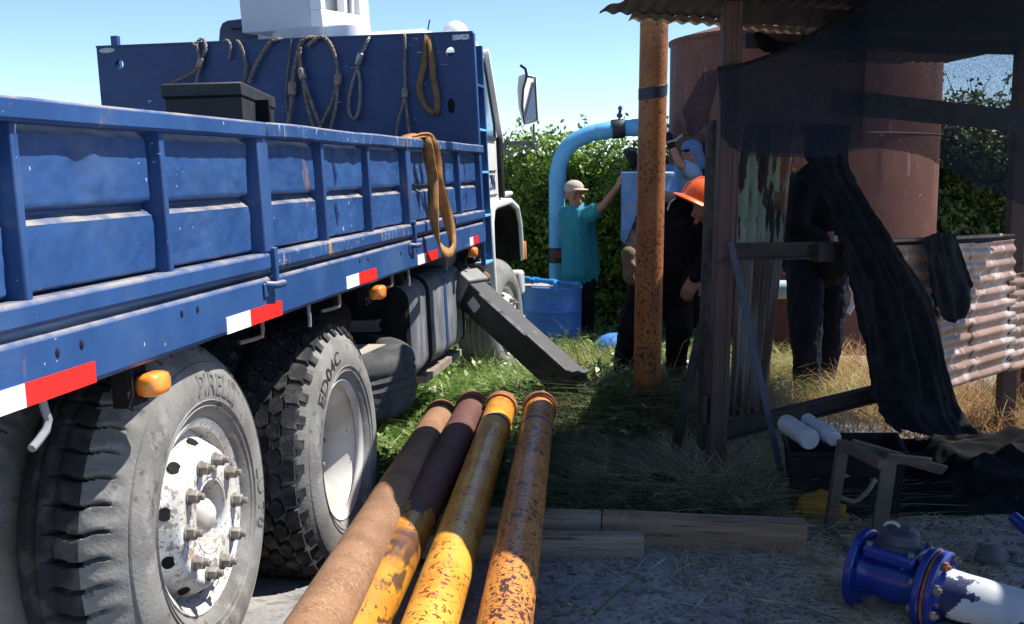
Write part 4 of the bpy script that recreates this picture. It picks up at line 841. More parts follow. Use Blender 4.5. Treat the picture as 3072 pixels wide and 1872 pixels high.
def curtain(name, top, bot, m_, amp, nu=60, nv=24, fr=9, seed=0, fray=0, thick=0, smooth=180):
    top = lerp_path(top, 8); bot = lerp_path(bot, 8)
    def at(P_, u): x = u*(len(P_)-1); i = min(int(x), len(P_)-2); return P_[i].lerp(P_[i+1], x-i)
    mb = MB()
    def fn(u, v):
        a = at(top, u); b = at(bot, u); p = a.lerp(b, v)
        d = amp*(math.sin(u*fr*6.28+1.5*mnoise.noise((u*4,v*2,seed)))*(.3+.7*v)+mnoise.noise((u*7,v*5,seed+3)))
        p = p+Vector((.25*d, -d, 0))
        if v == 1: p = p+Vector((0,0,fray*mnoise.noise((u*90,0,seed))))
        return p
    return mb.grid(nu, nv, fn).build(name, m_, smooth=smooth, thick=thick, fix=False)
o = curtain('shade_net', [(0.954,5.400,1.975),(1.085,5.450,1.999),(1.284,5.560,2.073),(1.455,5.620,2.161),(1.558,5.500,2.228),(1.597,5.220,2.266),(1.792,5.120,2.266),(2.020,5.100,2.266),(2.327,5.100,2.270)],
            [(0.977,5.400,1.661),(1.086,5.450,1.588),(1.298,5.560,1.570),(1.546,5.660,1.568),(1.712,5.740,1.605),(1.854,5.800,1.615),(2.129,5.950,1.575),(2.442,6.100,1.442),(2.943,6.300,1.258)], NET, .008, 160, 40, 11, 1, .012)
tag(o, 'black shade net stretched from column across the shed front', 'net')
S(MB().beam((1.658,5.950,1.860), (2.952,6.750,1.792), .05, .12).build('upper_beam', STEELD))
o2 = curtain('second_layer', [(0.969,5.470,1.968),(1.119,5.520,1.995),(1.342,5.640,2.085),(1.537,5.740,2.186),(1.777,5.840,2.329)], [(0.999,5.470,1.678),(1.129,5.520,1.601),(1.357,5.640,1.587),(1.557,5.740,1.589),(1.772,5.840,1.628)], NET, .008, 60, 24, 5, 2, .008); o2.parent = o
o3 = curtain('second_layer', [(1.574,5.620,2.210),(1.725,5.300,2.271),(1.968,5.200,2.274),(2.373,5.200,2.281)], [(1.557,5.620,2.122),(1.832,5.600,2.085),(2.132,5.600,2.058),(2.570,5.600,2.091)], NET, .006, 40, 10, 3, 5, .01); o3.parent = o
mb = MB().tube(lerp_path([(0.952,5.385,1.972),(1.082,5.435,1.995),(1.281,5.545,2.069),(1.452,5.605,2.158),(1.554,5.485,2.224),(1.592,5.205,2.262),(1.787,5.105,2.262)],5), .010, 6); mb.build('hem', NETP, o)
o = curtain('shade_net', [(0.883,5.400,1.954),(0.899,5.380,1.960),(0.928,5.380,1.964),(0.970,5.400,1.966)], [(0.795,5.430,1.781),(0.830,5.420,1.671),(0.862,5.400,1.676),(0.915,5.420,1.719)], NET, .012, 24, 20, 2, 4)
tag(o, 'small torn net flap hanging left of the shed column', 'net')
o = curtain('shade_net', [(1.217,5.900,2.194),(1.276,5.950,2.204),(1.384,6.000,2.164),(1.525,6.050,2.174)], [(1.253,5.900,2.116),(1.289,5.950,2.107),(1.397,6.000,2.106),(1.547,6.050,2.159)], NETP, .006, 20, 8, 2, 6)
tag(o, 'knotted black cloth scrap tied under the roof edge', 'net')
Lf = lerp_path([(1.458,5.860,1.737),(1.502,5.840,1.528),(1.577,5.780,1.320),(1.602,5.680,1.169),(1.647,5.660,1.036),(1.719,5.700,0.844),(1.796,5.680,0.531),(1.827,5.620,0.319),(1.901,5.520,0.226)], 6)
Rt = lerp_path([(1.727,5.880,1.738),(1.712,5.860,1.528),(1.797,5.820,1.361),(1.888,5.720,1.177),(1.980,5.700,1.033),(2.118,5.740,0.840),(2.222,5.700,0.527),(2.282,5.640,0.315),(2.312,5.520,0.215)], 6)
def clf(u, v):
    x = v*(len(Lf)-1); i_ = min(int(x), len(Lf)-2); a = Lf[i_].lerp(Lf[i_+1], x-i_); b = Rt[i_].lerp(Rt[i_+1], x-i_); uu_ = u+.06*mnoise.noise((u*3,v*2.2,1))*math.sin(u*math.pi)
    p_ = a.lerp(b, uu_); w_ = .35+.65*sstep(0,.35,v)
    d_ = w_*(.020*math.sin(u*15+2.6*mnoise.noise((u*2,v*2.6,7))+v*2.2)+.008*math.sin(u*41+4*mnoise.noise((u*3,v*3,2)))+.05*mnoise.noise((u*3.2,v*1.8,11))+.016*mnoise.noise((u*9,v*12,3))+.006*mnoise.noise((u*30,v*34,5)))
    q_ = p_+Vector((.4*d_, -d_-.05*math.sin(u*math.pi), .3*d_*(u-.5)))
    if u < .02: q_ = q_+Vector((.03*mnoise.noise((v*26,1,1)), 0, 0))
    return q_
o = MB().grid(120, 130, clf).build('hanging_cloth', NETP, smooth=180, thick=.003, fix=False)
tag(o, 'long black cloth sweeping from net down to the ground', 'cloth')
o = curtain('hanging_cloth', [(2.109,5.860,1.165),(2.182,5.900,1.184),(2.254,5.950,1.185),(2.336,6.020,1.169)], [(2.172,5.840,0.817),(2.271,5.880,0.726),(2.373,5.950,0.745),(2.450,6.040,0.894)], NETP, .016, 40, 24, 3, 12, .01)
tag(o, 'black garment hung over the top of the corrugated wall', 'cloth')
# crumpled net heap on the ground
mb = MB()
def heap(u, v):
    x = 1.55+2.0*u; y = 5.05+1.25*v; e = math.sin(math.pi*min(max(u,0),1))**.5*math.sin(math.pi*min(max(v,0),1))**.6
    a_ = mnoise.noise((x*1.7+.5*mnoise.noise((y*2,x*1.5,1)), y*3.2, 2)); b_ = mnoise.noise((x*4+mnoise.noise((y*4,x*2,1)), y*7.5, 6))
    h = e*(.05+.13*(1-abs(a_)*1.7)+.075*(1-abs(b_)*2.1)+.012*mnoise.noise((x*15,y*20,5))+.10*math.exp(-((x-2.8)/.4)**2-((y-6.0)/.2)**2)) - .02
    return (x+.06*mnoise.noise((x*5,y*5,8)), y+.06*mnoise.noise((x*5,y*5,18)), gz(x,y)+h)
o = mb.grid(150, 110, heap).build('crumpled_net', mat('worn_shade_cloth', spec=.1, c=(.008,.009,.011), c2=(.013,.014,.017), s=22, rough=.95, bump=.6, bs=160, spots=[((.05,.05,.05), 70, .66, .74)]), smooth=180, fix=False)
tag(o, 'crumpled heap of black shade net below corrugated wall', 'net')
# tools leaning on the shed
o = MB().beam((1.037,5.420,1.170), (1.312,5.310,-0.050), .03, .008, (0,1,0)).build('flat_bar', mat('blue_flat_bar', (.03,.055,.10), (.05,.06,.08), s=9, rough=.6)); tag(o, 'thin blue flat bar leaning right of the shed column', 'bar')
o = MB().tube(lerp_path([(0.859,5.988,-0.060), (0.835,5.520,0.288), (0.892,5.550,0.553), (0.941,5.600,0.752)],4), [.026]*13, 8).build('wooden_pole', mat('dark_pole', (.03,.027,.025), (.05,.045,.04), s=9, rough=.9, bump=.3)); tag(o, 'dark wooden pole leaning left against the shed column', 'pole')
o = MB().beam((1.011,6.000,0.532), (1.087,7.774,-0.060), .012, .012).build('thin_rod', STEELD); tag(o, 'thin dark rod leaning behind the wooden pole', 'rod')

# ---------------------------------------------------------------- tank, riser pipe, drums
TX, TY, TR = 3.0, 12.0, 1.36
tk = MB().rev([(.86,0),(.86,TR),(2.78,TR),(2.80,TR+.02),(2.83,TR+.02),(2.95,TR*.7),(3.02,0)], (TX,TY,0), 'Z', 96).build('water_tank', TANKR, smooth=40); tag(tk, 'large maroon steel tank standing behind the shed', 'tank')
for z in (1.86,): MB().rev([(z-.008,TR),(z,TR+.006),(z+.008,TR)], (TX,TY,0), 'Z', 96).build('weld_seam', TANKR, tk)
MB().rev([(.84,TR-.02),(.84,TR+.03),(.87,TR+.03),(.872,TR)], (TX,TY,0), 'Z', 96).build('base_flange', TANKR, tk)
MB().rev([(-.4,TR-.03),(.84,TR-.03)], (TX,TY,0), 'Z', 64).build('tank_skirt', TANKR, tk)
mb = MB(); ra = [(0.492,11.750,-1.057), (0.468,11.750,0.278), (0.459,11.750,1.219), (0.463,11.750,1.430)]; rc = [(0.479,11.750,1.556), (0.525,11.750,1.682), (0.609,11.750,1.787), (0.731,11.750,1.858)]; rb = [(0.857,11.750,1.900), (1.047,11.750,1.929), (1.300,11.750,1.946), (1.448,11.750,1.954), (1.562,11.750,1.962)]
rs = mb.tube(lerp_path(ra+rc+rb, 5), .083, 28).build('riser_pipe', PVC, smooth=60); tag(rs, 'light blue bent pipe rising behind the teal shirted man', 'pipe')
def ring_on(p0, p1, r, nm, m_, par): return MB().tube([p0, Vector(p0).lerp(Vector(p1),.04), Vector(p0).lerp(Vector(p1),.96), p1], [r*.97, r, r, r*.97], 28).build(nm, m_, par)
ring_on((0.463,11.750,1.345), (0.462,11.750,1.472), .088, 'socket', PVC, rs); ring_on((0.845,11.750,1.895), (1.026,11.750,1.925), .087, 'socket', PVC, rs); ring_on((1.216,11.750,1.941), (1.342,11.750,1.950), .089, 'socket', PVC, rs)
cp = ring_on((1.013,11.750,1.925), (1.140,11.750,1.937), .098, 'black_coupling', BLACKP, rs)
ring_on((0.475,11.750,0.571), (0.470,11.750,0.725), .100, 'clamp_saddle', BLACKP, rs)
MB().cyl((0.471,11.660,0.663), (0.472,11.580,0.660), .035, n=14).build('clamp_outlet', mat('red_clamp', (.25,.05,.03), rough=.6), rs)
vb = Vector((1.084,11.750,1.983)); vt_ = Vector((1.099,11.750,2.162)); mb = MB().tube([vb, vb.lerp(vt_,.35), vb.lerp(vt_,.36), vb.lerp(vt_,.55), vb.lerp(vt_,.56), vb.lerp(vt_,.8), vb.lerp(vt_,.81), vt_], [.012,.012,.03,.03,.016,.016,.028,.015], 12); mb.build('air_valve', METERD, cp)
def drum(p, r, h, m_, lab, nm='plastic_drum', tilt=None, taper=0):
    pr = [(0,r*.90*(1-taper)),(.02*h,r*.96*(1-taper)),(.12*h,r*(1-taper*.8)),(.20*h,r),(.32*h,r),(.335*h,r*1.02),(.35*h,r),(.64*h,r),(.655*h,r*1.02),(.67*h,r),(.93*h,r),(.95*h,r*1.03),(.985*h,r*1.03),(h,r*.985),(.985*h,r*.95),(.975*h,0)]
    o = MB().rev([(0,0)]+pr, axis='Z', n=56).build(nm, m_, smooth=40); o.location = p
    if tilt: o.rotation_euler = tilt
    tag(o, lab, 'drum', 'blue plastic drums'); return o
dp = Vector((.383,10.9,-.27)); d1 = drum(dp, .285, .70, DRUM, 'blue plastic drum beside the front wheel with pipes on top')
link('embossed_mark', text_mesh('m', .10, .006, lambda q: Vector((q.x*.8, -.2868-q.z, .54+q.y))), DRUM, d1, 30); MB().box(-.035,.035,-.290,-.284,.495,.502).build('mark_underline', DRUM, d1)
MB().prism([(.10,-.271,.02),(.26,-.125,.02),(.26,-.125,.30),(.10,-.271,.30)], (.006,-.012,0)).build('worn_label', CREAM, d1)
z0 = dp.z+.73; fa = [(.13,10.78,z0+.03),(.62,10.62,z0-.005)]
fo = MB().tube([fa[0], fa[1]], .022, 14).build('pipe_fitting', PVCB); tag(fo, 'light blue plumbing pipe assembly lying across the drum top', 'pipe')
for t_ in (.02, .2, .52, .97): p = Vector(fa[0]).lerp(Vector(fa[1]), t_); q_ = (Vector(fa[1])-Vector(fa[0])).normalized(); MB().tube([p-q_*.03, p+q_*.03], .029, 14).build('socket', PVCB, fo)
p = Vector(fa[0]).lerp(Vector(fa[1]), .55); MB().tube(lerp_path([p, p+Vector((0,-.05,-.005)), p+Vector((.01,-.085,-.03)), p+Vector((.01,-.09,-.09))],4), .026, 12).build('elbow', PVCB, fo)
p = Vector(fa[0]).lerp(Vector(fa[1]), .12); MB().tube([p, p+Vector((0,-.09,-.01))], .024, 12).build('tee', PVCB, fo)
bd = MB().box(.10,.66,10.70,11.05,z0-.045,z0-.03).build('cover_board', mat('pale_board', (.5,.46,.4), (.36,.32,.28), s=8, rough=.8)); tag(bd, 'pale board covering the blue drum under the pipes', 'board')
d2 = drum((1.285,10.75,.70), .262, .80, DRUM2, 'faded stained blue drum raised behind the upright pipe', taper=.25)
st = MB()
for sx in (-1,1):
    for sy in (-1,1): st.box(1.285+sx*.16-.025, 1.285+sx*.16+.025, 10.75+sy*.16-.025, 10.75+sy*.16+.025, -.3, .66)
st.box(1.05,1.52,10.52,10.98,.66,.70); o = st.build('drum_stand', STEELD); tag(o, 'dark stand carrying the raised faded drum', 'stand')
o = MB().ell((.93,10.2,-.10), (.20,.16,.16), 20, 12).build('blue_container', DRUM); tag(o, 'rounded blue container half hidden in the grass by the well', 'container')
MB().tube([(.80,10.05,-.02),(.80,10.0,.0)], .03, 10).build('cap', PVCB, o)
o = MB().tube([(1.876,9.200,0.553), (2.272,9.100,0.564)], .075, 24).build('pale_pipe', mat('pale_green_pipe', (.42,.52,.52), (.5,.6,.62), s=9, rough=.5)); tag(o, 'pale green pipe lying behind the dark hooded man', 'pipe')
o = MB().tube([(2.621,9.000,0.696),(2.672,9.000,0.630),(2.708,9.000,0.547),(2.702,9.000,0.448),(2.665,9.000,0.382)], .022, 10).build('white_hose', mat('white_hose', (.75,.76,.78), rough=.4)); tag(o, 'white curved hose behind the legs of the hooded man', 'hose')
o = drum(Vector((3.593,7.807,-0.140))+Vector((.1,.2,-.02)), .20, .55, mat('navy_drum', (.012,.02,.05), rough=.5), 'dark navy drum at the far right under the corrugated wall')

# ---------------------------------------------------------------- water meter
f1 = Vector((1.245,3.920,0.102)); f2 = Vector((1.428,3.760,0.086)); ax = (f2-f1).normalized(); Lm = (f2-f1).length
mt = empty('water_meter', f1); mt.rotation_euler = ax.to_track_quat('Z','Y').to_euler(); tag(mt, 'blue flanged water meter with dark round cap on the ground', 'water meter')
mw = Matrix.Translation(f1) @ ax.to_track_quat('Z','Y').to_matrix().to_4x4(); upl = (mw.to_3x3().inverted() @ Vector((0,0,1))); upl.z = 0; upl.normalize(); sdl = Vector((0,0,1)).cross(upl)
MB().rev([(-.012,.075),(-.012,.138),(-.008,.1425),(.012,.1425),(.016,.138),(.018,.09)], axis='Z', n=56).build('flange', METER, mt)
MB().rev([(Lm-.018,.09),(Lm-.016,.138),(Lm-.010,.1425),(Lm+.008,.1425),(Lm+.012,.138),(Lm+.012,.07)], axis='Z', n=56).build('flange', METER, mt)
MB().rev([(.014,.095),(.03,.083),(.06,.080),(Lm/2,.092),(Lm-.06,.080),(Lm-.03,.083),(Lm-.014,.095)], axis='Z', n=48).build('meter_body', METER, mt)
MB().rev([(-.010,.075),(.02,.072),(.10,.07)], axis='Z', n=32).build('bore', DARK, mt)
for k in range(8):
    an = k*math.pi/4+.39; d_ = upl*math.cos(an)+sdl*math.sin(an)
    MB().cyl(d_*.117+Vector((0,0,-.0135)), d_*.117+Vector((0,0,-.011)), .0115, n=12).build('flange_hole', DARK, mt)
    if k in (1,3,5,7): MB().cyl(d_*.117+Vector((0,0,.0165)), d_*.117+Vector((0,0,.0175)), .0115, n=12).build('flange_hole', DARK, mt)
c0 = Vector((0,0,Lm/2)); hz_ = Vector((0,0,1))
MB().prism([c0+upl*.075+sdl*s_*.098+hz_*t_*.092 for s_, t_ in ((-1,-1),(1,-1),(1,1),(-1,1))], upl*.045).build('top_plate', METER, mt, bevel=.012)
MB().prism([c0+upl*.02+sdl*s_*.06+hz_*t_*.06 for s_, t_ in ((-1,-1),(1,-1),(1,1),(-1,1))], upl*.06).build('neck', METER, mt, bevel=.02)
for s_, t_ in ((-1,-1),(1,-1),(1,1),(-1,1)):
    p = c0+upl*.118+sdl*s_*.080+hz_*t_*.074; MB().tube([p, p+upl*.016], .012, 6).build('bolt', BOLT, mt, bevel=.002)
cp0 = c0+upl*.12; MB().tube([cp0, cp0+upl*.014, cp0+upl*.016, cp0+upl*.050, cp0+upl*.058, cp0+upl*.06], [.078,.078,.067,.063,.052,.02], 36).build('register_cap', METERD, mt, smooth=40)
MB().tube([cp0+upl*.06, cp0+upl*.064], .034, 24).build('register_lid', METERD, mt, bevel=.002)
MB().tube(lerp_path([cp0+upl*.03-hz_*.06-sdl*.01, cp0+upl*.062-hz_*.055, cp0+upl*.075-hz_*.03, cp0+upl*.066-hz_*.005],4), .006, 8).build('cap_handle', CREAM, mt)
p0 = f2+ax*.016; pp = empty('flanged_pipe', p0); pp.rotation_euler = mt.rotation_euler; tag(pp, 'flaking white over blue flanged pipe bolted to the meter', 'pipe')
MB().rev([(0,.075),(0,.138),(.004,.141),(.010,.141),(.012,.134)], axis='Z', n=48).build('gasket_ring', COLLAR, pp)
MB().rev([(.0125,.134),(.014,.1415),(.030,.1415),(.034,.136),(.036,.10),(.05,.092)], axis='Z', n=48).build('flange', METER, pp)
MB().rev([(.03,.094),(.06,.088),(.10,.086)]+[(.10+.05*k,.086) for k in range(1,26)], axis='Z', n=48).build('pipe_barrel', METERP, pp, smooth=60)
for k in range(8):
    an = k*math.pi/4+.39; d_ = upl*math.cos(an)+sdl*math.sin(an); q_ = d_*.117
    mb = MB().tube([q_+hz_*-.05, q_+hz_*.06], .008, 8); mb.tube([q_+hz_*.035, q_+hz_*.05], .0165, 6); mb.tube([q_-hz_*.044, q_-hz_*.032], .0165, 6); mb.build('flange_bolt', BOLT if k % 3 else COLLAR, pp)
# blue rod far right
o = MB().tube([(1.991,4.400,0.139), (2.024,4.250,0.095)], .025, 12).build('blue_tube', METER); tag(o, 'blue tube end at the right edge on dark soil', 'pipe')

# ---------------------------------------------------------------- crate, bottles, stool frame, bag
cr = MB(); ca = [Vector((1.235,4.98,.24)),Vector((1.76,4.98,.24)),Vector((1.84,5.36,.24)),Vector((1.30,5.36,.24))]; cc = sum(ca, Vector())/4
v = [cc+(p-cc)*s_+Vector((0,0,dz)) for s_, dz in ((.9,-.30),(1,0),(1.03,.0),(1.03,.02),(.97,.02),(.93,-.06)) for p in ca]; f = [(3,2,1,0)]
for i in range(5):
    for k in range(4): f.append((i*4+k, i*4+(k+1) % 4, i*4+4+(k+1) % 4, i*4+4+k))
f.append((20,21,22,23)); o = cr.add(v, f).build('black_crate', mat('dark_crate', spec=.25, c=(.006,.006,.007), c2=(.010,.010,.011), s=9, rough=.6), bevel=.008); tag(o, 'black plastic crate carrying the two pale bottles', 'crate')
def bottle(p0, p1, prof, lab):
    p0, p1 = Vector(p0), Vector(p1); o = MB().rev(prof, axis='Z', n=28).build('plastic_bottle', BOTT, smooth=40); o.location = p0; o.rotation_euler = (p1-p0).to_track_quat('Z','Y').to_euler(); tag(o, lab, 'bottle', 'pale plastic bottles')
bottle((1.267,5.200,0.343), (1.314,5.020,0.322), [(0,0),(0,.036),(.006,.043),(.03,.045),(.175,.045),(.195,.044),(.205,.047),(.232,.047),(.238,.043),(.236,.036),(.238,0)], 'wider plain pale plastic bottle lying on the black crate')
bottle((1.368,5.220,0.358), (1.424,5.040,0.325), [(0,0),(0,.026),(.006,.031),(.035,.032),(.055,.027),(.065,.028),(.085,.036),(.15,.037),(.17,.035),(.178,.040),(.20,.040),(.207,.036),(.24,.035),(.243,.028),(.243,0)], 'narrower waisted pale plastic bottle lying on the black crate')
fo = empty('stool_frame', (1.382,4.849,-0.050)); tag(fo, 'rusty steel tube stool frame standing before the tool bag', 'frame')
def FB(nm, p0, p1, w, h, up=(0,0,1), m_=FRAME):
    o = MB().beam(p0, p1, w, h, up).build(nm, m_, bevel=.003); o.parent = fo; o.matrix_parent_inverse = Matrix.Translation(-Vector(fo.location)); return o
a = (1.425,4.780,0.338); b = (1.503,4.520,0.323); c = (1.389,4.849,-0.050); d = (1.515,4.690,-0.050)
FB('top_bar', a, b, .045, .04); FB('leg', (1.417,4.780,0.357), c, .045, .045, (0,1,0)); FB('leg', (1.602,4.740,0.289), (1.547,4.680,-0.047), .065, .02, (0,1,0)); FB('foot_bar', c, (1.552,4.680,-0.040), .03, .03); FB('strut', (1.364,4.798,-0.030), (1.367,4.396,-0.030), .03, .03); FB('back_bar', (1.452,4.800,0.341), (1.996,5.150,0.131), .05, .015, (0,1,.3)); FB('side_bar', (1.588,4.750,0.292), (1.886,5.050,0.196), .05, .012, (0,1,.3)); FB('foot_bar', (1.385,4.500,-0.066), (1.548,4.680,-0.083), .06, .03)
bg = MB(); bc = Vector((1.488,5.020,0.035)); bg.ell(bc+Vector((.02,0,-.01)), (.19,.11,.10)); bg.ell(bc+Vector((.07,.0,.01)), (.13,.10,.09)); bg.ell(bc+Vector((-.06,.02,-.02)), (.10,.10,.085))
me = remeshed(bg, .012, 'tool_bag', 4); folds(me, .012, 14); bo = link('tool_bag', me, CANVD, None, 180); tag(bo, 'open black and yellow canvas tool bag behind the frame', 'bag')
yb_ = MB(); yb_.ell(bc+Vector((-.09,-.04,-.02)), (.12,.085,.075)); yb_.cap(bc+Vector((-.20,-.03,-.05)), bc+Vector((-.08,-.05,-.02)), .022, .07); yb_.cap(bc+Vector((-.17,.0,-.06)), bc+Vector((-.02,-.06,-.06)), .03, .05); me = remeshed(yb_, .01, 'bag_end', 4); folds(me, .014, 12); link('bag_end', me, CANV, bo, 180)
o = ribbon('bag_trim', [Vector((1.598,4.900,0.160)), Vector((1.559,4.875,0.111)), Vector((1.503,4.865,0.069)), Vector((1.451,4.865,0.080)), Vector((1.399,4.875,0.099))], .020, CANVT, (0,-.95,.3)); o.parent = bo
o = ribbon('bag_rim', [Vector((1.431,4.930,0.152)),Vector((1.525,5.000,0.152)),Vector((1.600,5.000,0.136)),Vector((1.615,4.930,0.133))], .018, CANVT, (0,-.8,.6)); o.parent = bo
o = MB(); 
cl = empty('pipe_clamp', (0.745,5.345,-0.050)); tag(cl, 'pipe clamp with two bright bars lying left of column foot', 'clamp')
def CL(nm, mb, m_): o = mb.build(nm, m_); o.parent = cl; o.matrix_parent_inverse = Matrix.Translation(-Vector(cl.location))
p = Vector((0.740,5.313,0.000)); CL('clamp_jaw', MB().tube(lerp_path([p+Vector((-.06,.05,.0)), p+Vector((-.05,-.02,.05)), p+Vector((.0,-.08,.05)), p+Vector((.06,-.08,.0))],5), .035, 10), DARK)
for pt in ((0.665,5.056,0.030),(0.788,5.103,0.030)):
    q_ = Vector(pt); CL('ring', MB().tube([q_+Vector((.024*math.cos(t_*math.pi/6), -.008+.006*math.sin(t_*math.pi/6), .017*math.sin(t_*math.pi/6))) for t_ in range(13)], .0045, 6), SLEEVE2)
for pa, pz in (((0.755,5.185,0.050),(0.815,5.354,0.050)),((0.797,5.102,0.050),(0.852,5.302,0.050))): CL('bright_bar', MB().beam(pa, pz, .02, .012), SLEEVE2)
def stone(x, y, r, lab, seed):
    mb = MB().ell((0,0,0), (r, r*.75, r*.6), 16, 10)
    mb.v = [tuple(Vector(p)*(1+.25*mnoise.noise(Vector(p)*(2.2/r)+Vector((seed,0,0))))) for p in mb.v]
    o = mb.build('stone', mat('grey_stone', (.13,.13,.135), (.19,.185,.18), s=9, rough=.9, bump=.4), smooth=50); o.location = (x, y, gz(x,y)+r*.25); o.rotation_euler = (0,0,seed); tag(o, lab, 'stone', 'loose stones')
p = (1.895,4.368,-0.020); stone(p[0], p[1], .075, 'grey stone right behind the blue water meter', 1)
p = (0.905,7.236,-0.020); stone(.66, 6.5, .12, 'low grey rock just in front of the well', 2); stone(.93, 6.52, .10, 'smaller rock right of the one before the well', 3)
o = MB().box(0,.16,0,.1,0,.09).build('stone_block', mat('pale_block', (.22,.23,.26), rough=.9, bump=.3), bevel=.012); o.location = (0.318,7.974,-0.100); o.rotation_euler = (0,0,.3); tag(o, 'pale square block under the outrigger foot', 'block')
# ---------------------------------------------------------------- people
def head(mb, c, fdir, s=1.0, up=(0,0,1)):
    c = Vector(c); f_ = Vector(fdir).normalized(); u = Vector(up); sd = f_.cross(u).normalized(); u = sd.cross(f_).normalized()
    rot = Matrix((sd, f_, u)).transposed()
    P_ = lambda x, y, z: c+(sd*x+f_*y+u*z)*s
    mb.ell(P_(0,-.008,.025), (.074*s,.094*s,.098*s), 16, 12, rot); mb.ell(P_(0,.022,-.045), (.058*s,.066*s,.070*s), 14, 10, rot)
    mb.ell(P_(0,.060,-.092), (.030*s,.028*s,.024*s), 10, 8, rot); mb.cap(P_(0,.085,.018), P_(0,.108,-.018), .010*s, .017*s)
    mb.ell(P_(0,.078,.040), (.052*s,.018*s,.014*s), 12, 8, rot); mb.ell(P_(0,.086,-.055), (.027*s,.012*s,.014*s), 10, 8, rot)
    for x in (-1, 1): mb.ell(P_(.074*x,-.008,.0), (.014*s,.026*s,.034*s), 8, 8, rot); mb.ell(P_(.045*x,.062,-.015), (.024*s,.022*s,.022*s), 8, 6, rot)
    return P_, rot
def face_bits(par, P_, s=1.0, rot=None, beard=None):
    e = MB()
    for x in (-1, 1): e.ell(P_(.031*x,.083,.018), (.012*s,.006*s,.006*s), 8, 6, rot)
    e.build('eyes', mat('eye_dark', (.02,.015,.012), rough=.3), par)
    MB().ell(P_(0,.099,-.056), (.022*s,.004*s,.004*s), 8, 6, rot).build('mouth', mat('lips', (.25,.08,.06), rough=.6), par)
    b = MB()
    for x in (-1, 1): b.ell(P_(.032*x,.093,.046), (.022*s,.006*s,.006*s), 8, 6, rot)
    b.build('eyebrows', HAIR, par)
def hand(mb, w, d, n, s=1.0, curl=.5):
    """palm and five fingers from wrist w along d; n is the back of the hand"""
    w = Vector(w); d = Vector(d).normalized(); n = Vector(n); n = (n-d*n.dot(d)).normalized(); sd = d.cross(n)
    for k, x in enumerate((-.03,-.01,.01,.03)):
        mb.cap(w+sd*x*.7*s, w+d*.085*s+sd*x*s, .015*s, .014*s, 8)
        ln = (.062,.078,.072,.056)[k]*s; a = w+d*.088*s+sd*x*1.1*s; b = a+(d*math.cos(curl)-n*math.sin(curl))*ln*.55; c = b+(d*math.cos(curl*2.2)-n*math.sin(curl*2.2))*ln*.45
        mb.cap(a, b, .0095*s, .0085*s, 8); mb.cap(b, c, .0085*s, .0075*s, 8)
    a = w+d*.025*s-sd*.035*s; b = a+(d*.7-sd*.6-n*.2).normalized()*.045*s; c = b+(d*.9-n*.3).normalized()*.03*s
    mb.cap(a, b, .013*s, .011*s, 8); mb.cap(b, c, .011*s, .009*s, 8)
def chain(mb, pts, rs):
    for i in range(len(pts)-1): mb.cap(pts[i], pts[i+1], rs[i], rs[i+1])
def cloth(mb, name, m_, par, vox=.014, amp=.007, sc=11, sm=5):
    me = remeshed(mb, vox, name, sm); folds(me, amp, sc); return link(name, me, m_, par, 180)
def shoes(par, feet, m_):
    for a, d in feet:
        a = Vector(a); d = Vector(d).normalized(); mb = MB(); mb.cap(a+Vector((0,0,.02)), a+Vector((0,0,-.04)), .052, .05); mb.cap(a+Vector((0,0,-.045)), a+d*.15+Vector((0,0,-.055)), .045, .038)
        link('shoe', remeshed(mb, .010, 'shoe', 3), m_, par, 180)
V = Vector
# 1 teal shirt, cap, arm on the drum
b = MB(); hc = V((0.617,11.300,1.270)); P_, rot = head(b, hc, (.42,-.90,-.04), 1.12)
sh1, sh2 = V((0.763,11.200,1.086)), V((0.538,11.420,1.078)); el1 = V((0.878,11.020,1.180)); wr1 = V((1.003,10.920,1.356))
b.cap(hc+V((0,0,-.09)), V((0.640,11.320,1.115)), .056, .062); chain(b, [V((0.649,11.320,1.024)), V((0.667,11.320,0.737)), V((0.665,11.320,0.489))], [.15,.14,.15]); b.cap(sh1, sh2, .07, .07)
chain(b, [sh1, el1, wr1], [.052,.042,.030]); hand(b, wr1, V((1.049,10.840,1.482))-wr1, (-.7,-.6,.5), 1.0, .55)
el2 = V((0.591,11.600,0.760)); wr2 = V((0.733,11.620,0.547)); chain(b, [sh2, el2, wr2], [.05,.042,.03]); hand(b, wr2, (.3,-.1,-.9), (0,1,0), 1.0, .4)
hp = [V((0.737,11.280,0.459)), V((0.598,11.380,0.450))]; kn = [V((0.731,11.220,0.160)), V((0.603,11.360,0.143))]; an_ = [V((0.739,11.300,-0.168)), V((0.595,11.400,-0.183))]
for i in range(2): chain(b, [hp[i], kn[i], an_[i]], [.085,.06,.045])
pm = link('person', remeshed(b, .009, 'person', 4), SKIN, None, 180); tag(pm, 'man in teal shirt and beige cap with arm on faded drum', 'person')
face_bits(pm, P_, 1.12, rot)
s = MB(); chain(s, [V((0.649,11.320,1.045)), V((0.663,11.320,0.840)), V((0.676,11.320,0.634)), V((0.681,11.320,0.509))], [.165,.178,.19,.195]); s.cap(sh1, sh2, .082, .085); s.cap(sh1, sh1.lerp(el1,.42), .083, .082); s.cap(sh2, sh2.lerp(el2,.6), .075,.07)
cloth(s, 'shirt', TEAL, pm, .012, .009, 10)
s = MB()
for i in range(2): chain(s, [hp[i]+V((0,0,.05)), kn[i], an_[i]+V((0,0,.03))], [.108,.085,.075])
s.ell(V((0.670,11.330,0.455)), (.16,.13,.11)); cloth(s, 'trousers', TROU, pm)
MB().tube([P_(0,.085,-.115), P_(.02,.07,-.13)], .004, 5).build('collar_button', TEAL, pm)
